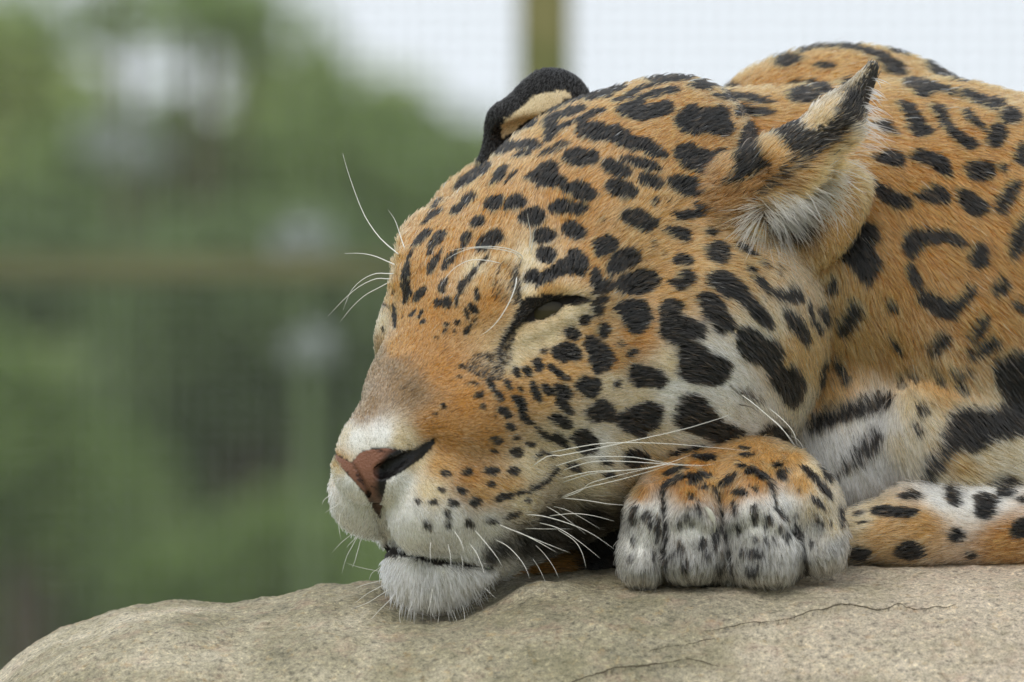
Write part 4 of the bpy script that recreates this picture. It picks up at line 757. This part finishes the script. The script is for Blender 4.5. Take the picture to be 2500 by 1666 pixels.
# cracks: thin clefts, the stone above standing proud of the stone below
CR = [rd('H', '680 1165 860 1122 1040 1100 1160 1085 1270 1050 1420 1020 1520 1030 1610 1045 1700 1020 1740 1035 1820 1050 1900 1035 2000 1020')[0],
      rd('H', '390 1265 500 1240 640 1220 740 1195')[0],
      rd('H', '-220 1500 -120 1460 0 1425 80 1400 150 1375 250 1345 380 1335 480 1325 600 1305 700 1330 760 1338')[0]]
K = 1 + D / DP; sx = X; sy = (Y - CY) / 1 + CY      # heights are photograph px at their own depth
vis = D < 330
for pl, dep in zip(CR, (26, 16, 28)):
    jx = sx + 4 * vnoise(P3, 22, 31); jy = sy + 5 * vnoise(P3, 26, 32)
    m = (np.abs(sy - pl[:, 1].mean()) < 160) & (sx > pl[0, 0] - 60) & (sx < pl[-1, 0] + 60) & vis
    dl = dist_pl(jx[m], jy[m], pl)
    yi = np.interp(jx[m], pl[:, 0], pl[:, 1]); below = np.clip((jy[m] - yi) / 40, -1, 1)
    fade = np.clip(.35 + .9 * (vnoise(P3[m], 60, 33) * .5 + .5), 0, 1) * np.clip((sx[m] - pl[0, 0] + 40) / 60, 0, 1) * np.clip((pl[-1, 0] + 40 - sx[m]) / 60, 0, 1)
    D_off = np.where(below > 0, 7.0 * np.exp(-(dl / 26)), -7 * np.exp(-dl / 20)) * fade + dep * .25 * np.exp(-(dl / 5.0) ** 2) * fade
    Y[m] += D_off
Vr = np.stack([(X - CX) * K + CX, (Y - CY) * K + CY, D], -1)
Wr = to_world(Vr); Wr[..., 2] = np.maximum(Wr[..., 2], -0.04)
idx = np.arange(X.size).reshape(X.shape)
qr = np.stack([idx[:-1, :-1], idx[1:, :-1], idx[1:, 1:], idx[:-1, 1:]], -1).reshape(-1, 4)
rock_m = bpy.data.materials.new('boulder_stone'); rock_m.use_nodes = True; nt = rock_m.node_tree; b = nt.nodes['Principled BSDF']
tc = nt.nodes.new('ShaderNodeTexCoord'); v = tc.outputs['Object']
sx_ = nt.nodes.new('ShaderNodeSeparateXYZ'); nt.links.new(v, sx_.inputs[0])
w_ = nt.nodes.new('ShaderNodeMath'); w_.operation = 'MULTIPLY_ADD'; nt.links.new(noise_tex(nt, 9, 5, .6, v), w_.inputs[0]); w_.inputs[1].default_value = .28; nt.links.new(sx_.outputs[0], w_.inputs[2])
pale = ramp(nt, w_.outputs[0], [(.17, (0, 0, 0)), (.38, (1, 1, 1))])            # the stone turns paler and pinkish towards one end
base = ramp(nt, noise_tex(nt, 11, 6, .65, v), [(.34, srgb(132, 128, 108)), (.5, srgb(174, 166, 142)), (.66, srgb(212, 202, 180))])
base = mix_rgb(nt, pale, base, mix_rgb(nt, .7, base, srgb(226, 210, 192)))
g1 = ramp(nt, noise_tex(nt, 340, 3, .6, v), [(.30, (.34, .34, .34)), (.46, (.9, .89, .87)), (.58, (1.06, 1.04, 1.0)), (.72, (1.6, 1.56, 1.42))])
g2 = ramp(nt, noise_tex(nt, 1000, 2, .6, v), [(.30, (.45, .45, .44)), (.5, (1, 1, 1)), (.72, (1.4, 1.38, 1.3))])
c = mix_rgb(nt, .85, base, g1, 'MULTIPLY'); c = mix_rgb(nt, .7, c, g2, 'MULTIPLY')
fl = ramp(nt, noise_tex(nt, 620, 3, .6, v), [(.62, (0, 0, 0)), (.70, (1, 1, 1))]); c = mix_rgb(nt, fl, c, mix_rgb(nt, .45, c, srgb(92, 98, 104)))
lt = ramp(nt, noise_tex(nt, 330, 4, .65, v), [(.61, (0, 0, 0)), (.71, (1, 1, 1))]); c = mix_rgb(nt, lt, c, mix_rgb(nt, .5, c, srgb(236, 220, 180)))
oc = ramp(nt, noise_tex(nt, 150, 5, .7, v), [(.57, (0, 0, 0)), (.70, (1, 1, 1))]); c = mix_rgb(nt, oc, c, mix_rgb(nt, .35, c, srgb(200, 160, 96)))
pk = ramp(nt, noise_tex(nt, 60, 5, .7, v), [(.52, (0, 0, 0)), (.70, (1, 1, 1))]); c = mix_rgb(nt, pk, c, mix_rgb(nt, .3, c, srgb(196, 156, 136)))
lic = ramp(nt, noise_tex(nt, 24, 6, .7, v), [(.48, (0, 0, 0)), (.64, (1, 1, 1))]); c = mix_rgb(nt, lic, c, mix_rgb(nt, .38, c, srgb(116, 112, 76)))
nt.links.new(c, b.inputs['Base Color']); b.inputs['Roughness'].default_value = .85; b.inputs['Specular IOR Level'].default_value = .25
bp = nt.nodes.new('ShaderNodeBump'); bp.inputs['Strength'].default_value = 1.0; bp.inputs['Distance'].default_value = .0018
ad = nt.nodes.new('ShaderNodeMath'); ad.operation = 'ADD'
nt.links.new(noise_tex(nt, 560, 4, .7, v), ad.inputs[0]); nt.links.new(noise_tex(nt, 260, 3, .6, v), ad.inputs[1]); nt.links.new(ad.outputs[0], bp.inputs['Height']); nt.links.new(bp.outputs[0], b.inputs['Normal'])
rock = mesh_obj('boulder', Wr.reshape(-1, 3), qr, rock_m)
cleft_m = simple_mat('cleft_shade', srgb(82, 74, 58), .95)  # dark ribbons laid on the stone, painting the shade inside the cracks
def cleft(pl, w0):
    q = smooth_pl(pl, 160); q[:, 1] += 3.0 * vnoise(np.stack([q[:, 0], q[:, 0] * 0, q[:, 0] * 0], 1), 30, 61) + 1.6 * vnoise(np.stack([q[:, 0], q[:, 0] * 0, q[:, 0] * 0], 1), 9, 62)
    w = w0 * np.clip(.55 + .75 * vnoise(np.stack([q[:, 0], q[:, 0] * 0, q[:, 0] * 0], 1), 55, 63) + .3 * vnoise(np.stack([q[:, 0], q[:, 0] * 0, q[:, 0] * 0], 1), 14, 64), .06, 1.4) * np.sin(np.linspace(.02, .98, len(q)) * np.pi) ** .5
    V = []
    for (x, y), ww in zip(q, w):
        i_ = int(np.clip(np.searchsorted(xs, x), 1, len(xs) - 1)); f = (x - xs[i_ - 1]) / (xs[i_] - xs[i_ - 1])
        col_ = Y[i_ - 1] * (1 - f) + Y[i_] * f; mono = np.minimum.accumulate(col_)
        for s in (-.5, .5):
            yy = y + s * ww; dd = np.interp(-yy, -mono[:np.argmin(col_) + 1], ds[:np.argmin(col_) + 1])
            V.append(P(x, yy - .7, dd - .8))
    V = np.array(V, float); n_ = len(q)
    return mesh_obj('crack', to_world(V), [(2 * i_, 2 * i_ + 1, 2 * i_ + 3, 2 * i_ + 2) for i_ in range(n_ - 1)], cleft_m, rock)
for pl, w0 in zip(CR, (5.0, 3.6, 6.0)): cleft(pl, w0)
tag(rock, 'broad beige boulder with fine cracks that the jaguar lies on', 'boulder')
# ---------------------------------------------------------------- ground
gm = bpy.data.materials.new('ground'); gm.use_nodes = True; nt = gm.node_tree; b = nt.nodes['Principled BSDF']
tc = nt.nodes.new('ShaderNodeTexCoord'); v = tc.outputs['Object']
nt.links.new(ramp(nt, noise_tex(nt, .5, 6, .6, v), [(.35, srgb(70, 88, 48)), (.5, srgb(96, 112, 62)), (.62, srgb(140, 128, 108))]), b.inputs['Base Color']); b.inputs['Roughness'].default_value = .95
gx_ = np.concatenate([-np.geomspace(900, 3, 14), np.linspace(-2, 2, 5), np.geomspace(3, 900, 14)])
GX, GY = np.meshgrid(gx_, gx_, indexing='ij'); GZ = .03 * vnoise(np.stack([GX, GY, GX * 0], -1), 2.5, 41)
gi = np.arange(GX.size).reshape(GX.shape)
ground = mesh_obj('ground', np.stack([GX, GY, GZ], -1).reshape(-1, 3), np.stack([gi[:-1, :-1], gi[1:, :-1], gi[1:, 1:], gi[:-1, 1:]], -1).reshape(-1, 4), gm)
tag(ground, kind='structure')
# ---------------------------------------------------------------- enclosure fence (4 m behind the cat)
FY = 4.0; KF = (CAM_DIST + FY) / CAM_DIST * U      # metres per photograph px at the fence
def fx(px): return (px - CX) * KF
def fz(py): return CAM_Z + (CY - py) * KF
def box(lo, hi):
    V = [(x, y, z) for x in (lo[0], hi[0]) for y in (lo[1], hi[1]) for z in (lo[2], hi[2])]
    return V, [(0, 1, 3, 2), (4, 6, 7, 5), (0, 4, 5, 1), (2, 3, 7, 6), (0, 2, 6, 4), (1, 5, 7, 3)]
def bevel_box(name, lo, hi, r, mat, parent):
    import bmesh
    V, Fc = box(lo, hi); o = mesh_obj(name, V, Fc, mat, parent, False)
    bm = bmesh.new(); bm.from_mesh(o.data); bmesh.ops.recalc_face_normals(bm, faces=bm.faces); bmesh.ops.bevel(bm, geom=bm.edges[:], offset=r, segments=2, affect='EDGES'); bm.to_mesh(o.data); bm.free(); return o
wood = bpy.data.materials.new('weathered_post'); wood.use_nodes = True; nt = wood.node_tree; b = nt.nodes['Principled BSDF']
tc = nt.nodes.new('ShaderNodeTexCoord')
nt.links.new(ramp(nt, noise_tex(nt, 14, 4, .6, tc.outputs['Object']), [(.35, srgb(104, 108, 62)), (.65, srgb(136, 128, 84))]), b.inputs['Base Color']); b.inputs['Roughness'].default_value = .8
wire_m = simple_mat('galvanised_wire', srgb(120, 124, 122), .5)
fence = empty('mesh_fence', (0, FY, 0)); tag(fence, 'wire mesh enclosure fence on greenish posts and a timber rail, out of focus', 'fence')
def rel(o): o.location = (o.location[0], o.location[1] - FY, o.location[2]); return o
for i, px in enumerate((1330, 1330 - 3300, 1330 + 3300)): rel(bevel_box('post', (fx(px - 66), FY - .02, -.1), (fx(px + 66), FY + .02, 2.2), 0.005, wood, fence))
rail_m = bpy.data.materials.new('timber_rail'); rail_m.use_nodes = True; nt = rail_m.node_tree; b = nt.nodes['Principled BSDF']; tc = nt.nodes.new('ShaderNodeTexCoord')
nt.links.new(ramp(nt, noise_tex(nt, 10, 4, .6, tc.outputs['Object']), [(.35, srgb(112, 114, 70)), (.65, srgb(132, 128, 82))]), b.inputs['Base Color']); b.inputs['Roughness'].default_value = .85
for py in (655, -1500, 2300): rel(bevel_box('rail', (fx(1330 - 3248), FY + .024, fz(py + 34)), (fx(1330 + 3248), FY + .05, fz(py - 34)), .004, rail_m, fence))
def rod(p, q, r=.0006):
    V, Fc = box((min(p[0], q[0]) - r, FY - r, min(p[2], q[2]) - r), (max(p[0], q[0]) + r, FY + r, max(p[2], q[2]) + r)); return V, Fc
x0, x1 = fx(-700), fx(3200); z0, z1 = fz(2000), fz(-340)
Vw, Fw = rod((0, FY, z0), (0, FY, z1)); mw = None
def wires(n, make):
    proto = None
    for i in range(n):
        if proto is None: proto = make(); o = proto
        else: o = proto.copy(); link(o, fence)
        yield i, o
def mk_v():
    V, Fc = rod((0, FY, z0), (0, FY, z1)); o = mesh_obj('wire', np.array(V) - (0, FY, 0), Fc, wire_m, fence, False); return o
def mk_h():
    V, Fc = rod((x0, FY, 0), (x1, FY, 0)); o = mesh_obj('wire', np.array(V) - (0, FY - .0027, 0), Fc, wire_m, fence, False); return o
SP_ = 36 * KF
for i, o in wires(int((x1 - x0) / SP_), mk_v): o.location = (x0 + i * SP_ + random.uniform(-.0006, .0006), 0, 0)
for i, o in wires(int((z1 - z0) / SP_), mk_h): o.location = (0, 0, z0 + i * SP_ + random.uniform(-.0006, .0006))
# ---------------------------------------------------------------- shrubs and small trees beyond the fence
def leaf_mat(name, c0, c1):
    m = bpy.data.materials.new(name); m.use_nodes = True; nt = m.node_tree; b = nt.nodes['Principled BSDF']
    g_ = nt.nodes.new('ShaderNodeNewGeometry')
    c = ramp(nt, g_.outputs['Random Per Island'], [(0, c0), (1, c1)]); nt.links.new(c, b.inputs['Base Color']); b.inputs['Roughness'].default_value = .55
    tr = nt.nodes.new('ShaderNodeBsdfTranslucent'); nt.links.new(c, tr.inputs[0]); mx = nt.nodes.new('ShaderNodeMixShader'); mx.inputs[0].default_value = .3
    nt.links.new(b.outputs[0], mx.inputs[1]); nt.links.new(tr.outputs[0], mx.inputs[2]); nt.links.new(mx.outputs[0], nt.nodes['Material Output'].inputs[0]); return m
LM = {'light': leaf_mat('light_leaf', srgb(150, 168, 92), srgb(176, 188, 118)), 'mid': leaf_mat('mid_leaf', srgb(124, 148, 84), srgb(150, 168, 104)),
      'dark': leaf_mat('dark_leaf', srgb(112, 134, 84), srgb(136, 154, 102)), 'blue': leaf_mat('blue_leaf', srgb(112, 130, 100), srgb(136, 150, 118)), 'bright': leaf_mat('bright_leaf', srgb(116, 142, 74), srgb(142, 162, 92))}
bark_m = simple_mat('bark', srgb(84, 72, 56), .9)
def shrub(px, py, rx, ry, dist, leaf, n, name, label, cat, size=.05, base=0.0):
    """a crown centred where it stands: px/py photograph position, radii in px, dist metres from the viewer"""
    k = dist / CAM_DIST * U
    c = np.array([(px - CX) * k, dist - CAM_DIST, CAM_Z + (CY - py) * k]); R = np.array([rx * k, max(rx, ry) * k * .7, ry * k])
    root = empty(name, (c[0], c[1], 0)); tag(root, label, cat)
    nb = 11; bc = rng.uniform(-.72, .72, size=(nb, 3)); br = .28 + .3 * rng.random(nb)     # uneven boughs, each a loose cluster of leaves
    k_ = rng.integers(0, nb, n); a = rng.normal(size=(n, 3)); a /= np.linalg.norm(a, axis=1)[:, None]
    q = (bc[k_] + a * br[k_][:, None] * (.25 + 1.05 * rng.random((n, 1)) ** .6)) * R
    m = len(q)
    d1 = rng.normal(size=(m, 3)); d1 /= np.linalg.norm(d1, axis=1)[:, None]; d2 = np.cross(d1, rng.normal(size=(m, 3))); d2 /= np.linalg.norm(d2, axis=1)[:, None]
    s = size * (.6 + .8 * rng.random((m, 1)))
    V = np.stack([q - d1 * s, q + d2 * s * .45, q + d1 * s, q - d2 * s * .45], 1).reshape(-1, 3) + (0, 0, c[2])
    mesh_obj('crown', V, np.arange(4 * m).reshape(-1, 4), LM[leaf], root, False)
    h = max(c[2], .15); st = 7; Vs = []; Fs = []
    for j in range(5):
        ox = np.array([math.cos(j * 1.3) * .35 * R[0], math.sin(j * 1.3) * .35 * R[1]]); b0 = len(Vs)
        for i in range(5):
            u = i / 4; r = .03 * (1 - .75 * u)
            for e in range(6): Vs.append((ox[0] * u ** 1.3 + r * math.cos(e * math.pi / 3), ox[1] * u ** 1.3 + r * math.sin(e * math.pi / 3), h * u * 1.05))
        for i in range(4):
            for e in range(6): Fs.append((b0 + i * 6 + e, b0 + i * 6 + (e + 1) % 6, b0 + i * 6 + 6 + (e + 1) % 6, b0 + i * 6 + 6 + e))
    mesh_obj('trunk', Vs, Fs, bark_m, root)
    return root
SH = [(20, 270, 240, 360, 24, 'light', 5500, 'small_tree', 'mid green leafy tree behind the fence beside the sky gap', 'tree'),
      (800, 370, 230, 250, 26, 'light', 5000, 'small_tree', 'yellow green bushy tree rising between the two patches of sky', 'tree'),
      (560, 540, 440, 280, 22, 'mid', 8000, 'shrub', 'mid green rounded shrub behind the timber rail', 'shrub'),
      (1060, 580, 280, 210, 24, 'light', 4500, 'shrub', 'soft green shrub behind the far brow whiskers', 'shrub'),
      (1280, 600, 230, 230, 27, 'light', 4500, 'shrub', 'pale green shrub sloping down behind the mesh fence post', 'shrub'),
      (120, 760, 330, 220, 19, 'dark', 8000, 'shrub', 'dark green hedge shrub under the timber rail', 'shrub'),
      (640, 830, 380, 230, 18.5, 'dark', 9000, 'shrub', 'deep green shrub with pale round patches in it', 'shrub'),
      (60, 1090, 260, 230, 18, 'bright', 6500, 'shrub', 'bright yellow green shrub low at the fence', 'shrub'),
      (400, 1150, 300, 280, 20, 'dark', 8000, 'shrub', 'dull blue green shrub low behind the fence', 'shrub'),
      (780, 1160, 320, 260, 19, 'dark', 7000, 'shrub', 'dark shrub beside the jaguar\'s muzzle', 'shrub'),
      (640, 1400, 330, 150, 17.5, 'bright', 7000, 'shrub', 'low bright green clump just above the boulder edge', 'shrub'),
      (150, 1440, 320, 190, 18.5, 'mid', 6500, 'shrub', 'low mid green clump at the left end of the boulder', 'shrub'),
      (1150, 1000, 420, 420, 22, 'mid', 7000, 'shrub', 'green shrub hidden mostly behind the jaguar\'s head', 'shrub'),
      (1850, 900, 700, 480, 25, 'mid', 9000, 'shrub', 'wide green shrub standing behind the jaguar\'s back', 'shrub')]
SH += [(420, 50, 520, 170, 21, 'mid', 260, 'small_tree', 'thin leafy boughs hanging across the sky at the upper left', 'tree'),
       (1110, 360, 150, 170, 23, 'mid', 300, 'small_tree', 'thin sapling fading into the sky left of the fence post', 'tree')]
for s in SH: shrub(*s)
# far hedgerow closing the field, one mass of leaves
m = 16000; hx_ = rng.uniform(-26, 26, m); top = 1.7 + .45 * vnoise(np.stack([hx_, hx_ * 0, hx_ * 0], 1), 3.0, 51) + .2 * vnoise(np.stack([hx_, hx_ * 0, hx_ * 0], 1), .9, 52)
q = np.stack([hx_, 42 + rng.uniform(-.8, .8, m), top * rng.random(m) ** .7], 1)
d1 = rng.normal(size=(m, 3)); d1 /= np.linalg.norm(d1, axis=1)[:, None]; d2 = np.cross(d1, rng.normal(size=(m, 3))); d2 /= np.linalg.norm(d2, axis=1)[:, None]; s = .14 + .12 * rng.random((m, 1))
hedge = mesh_obj('hedgerow', np.stack([q - d1 * s, q + d2 * s * .6, q + d1 * s, q - d2 * s * .6], 1).reshape(-1, 3), np.arange(4 * m).reshape(-1, 4), LM['mid'], None, False)
tag(hedge, 'far green hedgerow along the field beyond the fence', 'hedge', kind='stuff')
# ---------------------------------------------------------------- pale round patches, built as balls of small cards on stalks
fl_m = bpy.data.materials.new('pale_card'); fl_m.use_nodes = True; fl_m.node_tree.nodes['Principled BSDF'].inputs['Base Color'].default_value = (*srgb(150, 156, 154), 1)
def pale_patch(px, py, r, dist, label):
    k = dist / CAM_DIST * U; c = ((px - CX) * k, dist - CAM_DIST, CAM_Z + (CY - py) * k); root = empty('pale_ball', (c[0], c[1], 0)); tag(root, label, 'pale_patch', 'pale round patches beyond the fence')
    m = 150; a = rng.normal(size=(m, 3)); a /= np.linalg.norm(a, axis=1)[:, None]; a[:, 2] = a[:, 2] * .85
    q = a * r * k; t1 = np.cross(a, rng.normal(size=(m, 3))); t1 /= np.linalg.norm(t1, axis=1)[:, None]; t2 = np.cross(a, t1); s = r * k * .17
    V = np.stack([q - t1 * s, q + t2 * s, q + t1 * s, q - t2 * s], 1).reshape(-1, 3) + (0, 0, c[2])
    mesh_obj('pale_cards', V, np.arange(4 * m).reshape(-1, 4), fl_m, root, False)
    Vs = [(.006 * math.cos(e * math.pi / 3), .006 * math.sin(e * math.pi / 3), z) for z in (0, c[2]) for e in range(6)]
    mesh_obj('stem', Vs, [(e, (e + 1) % 6, 6 + (e + 1) % 6, 6 + e) for e in range(6)], LM['dark'], root)
pale_patch(745, 600, 85, 10.6, 'brightest pale round patch, just behind the timber rail')
pale_patch(755, 850, 66, 10.5, 'dim pale patch below the timber rail')
pale_patch(255, 350, 75, 17.5, 'pale patch high among the green leaves')
pale_patch(350, 370, 65, 17.8, 'second pale patch high among the green leaves')
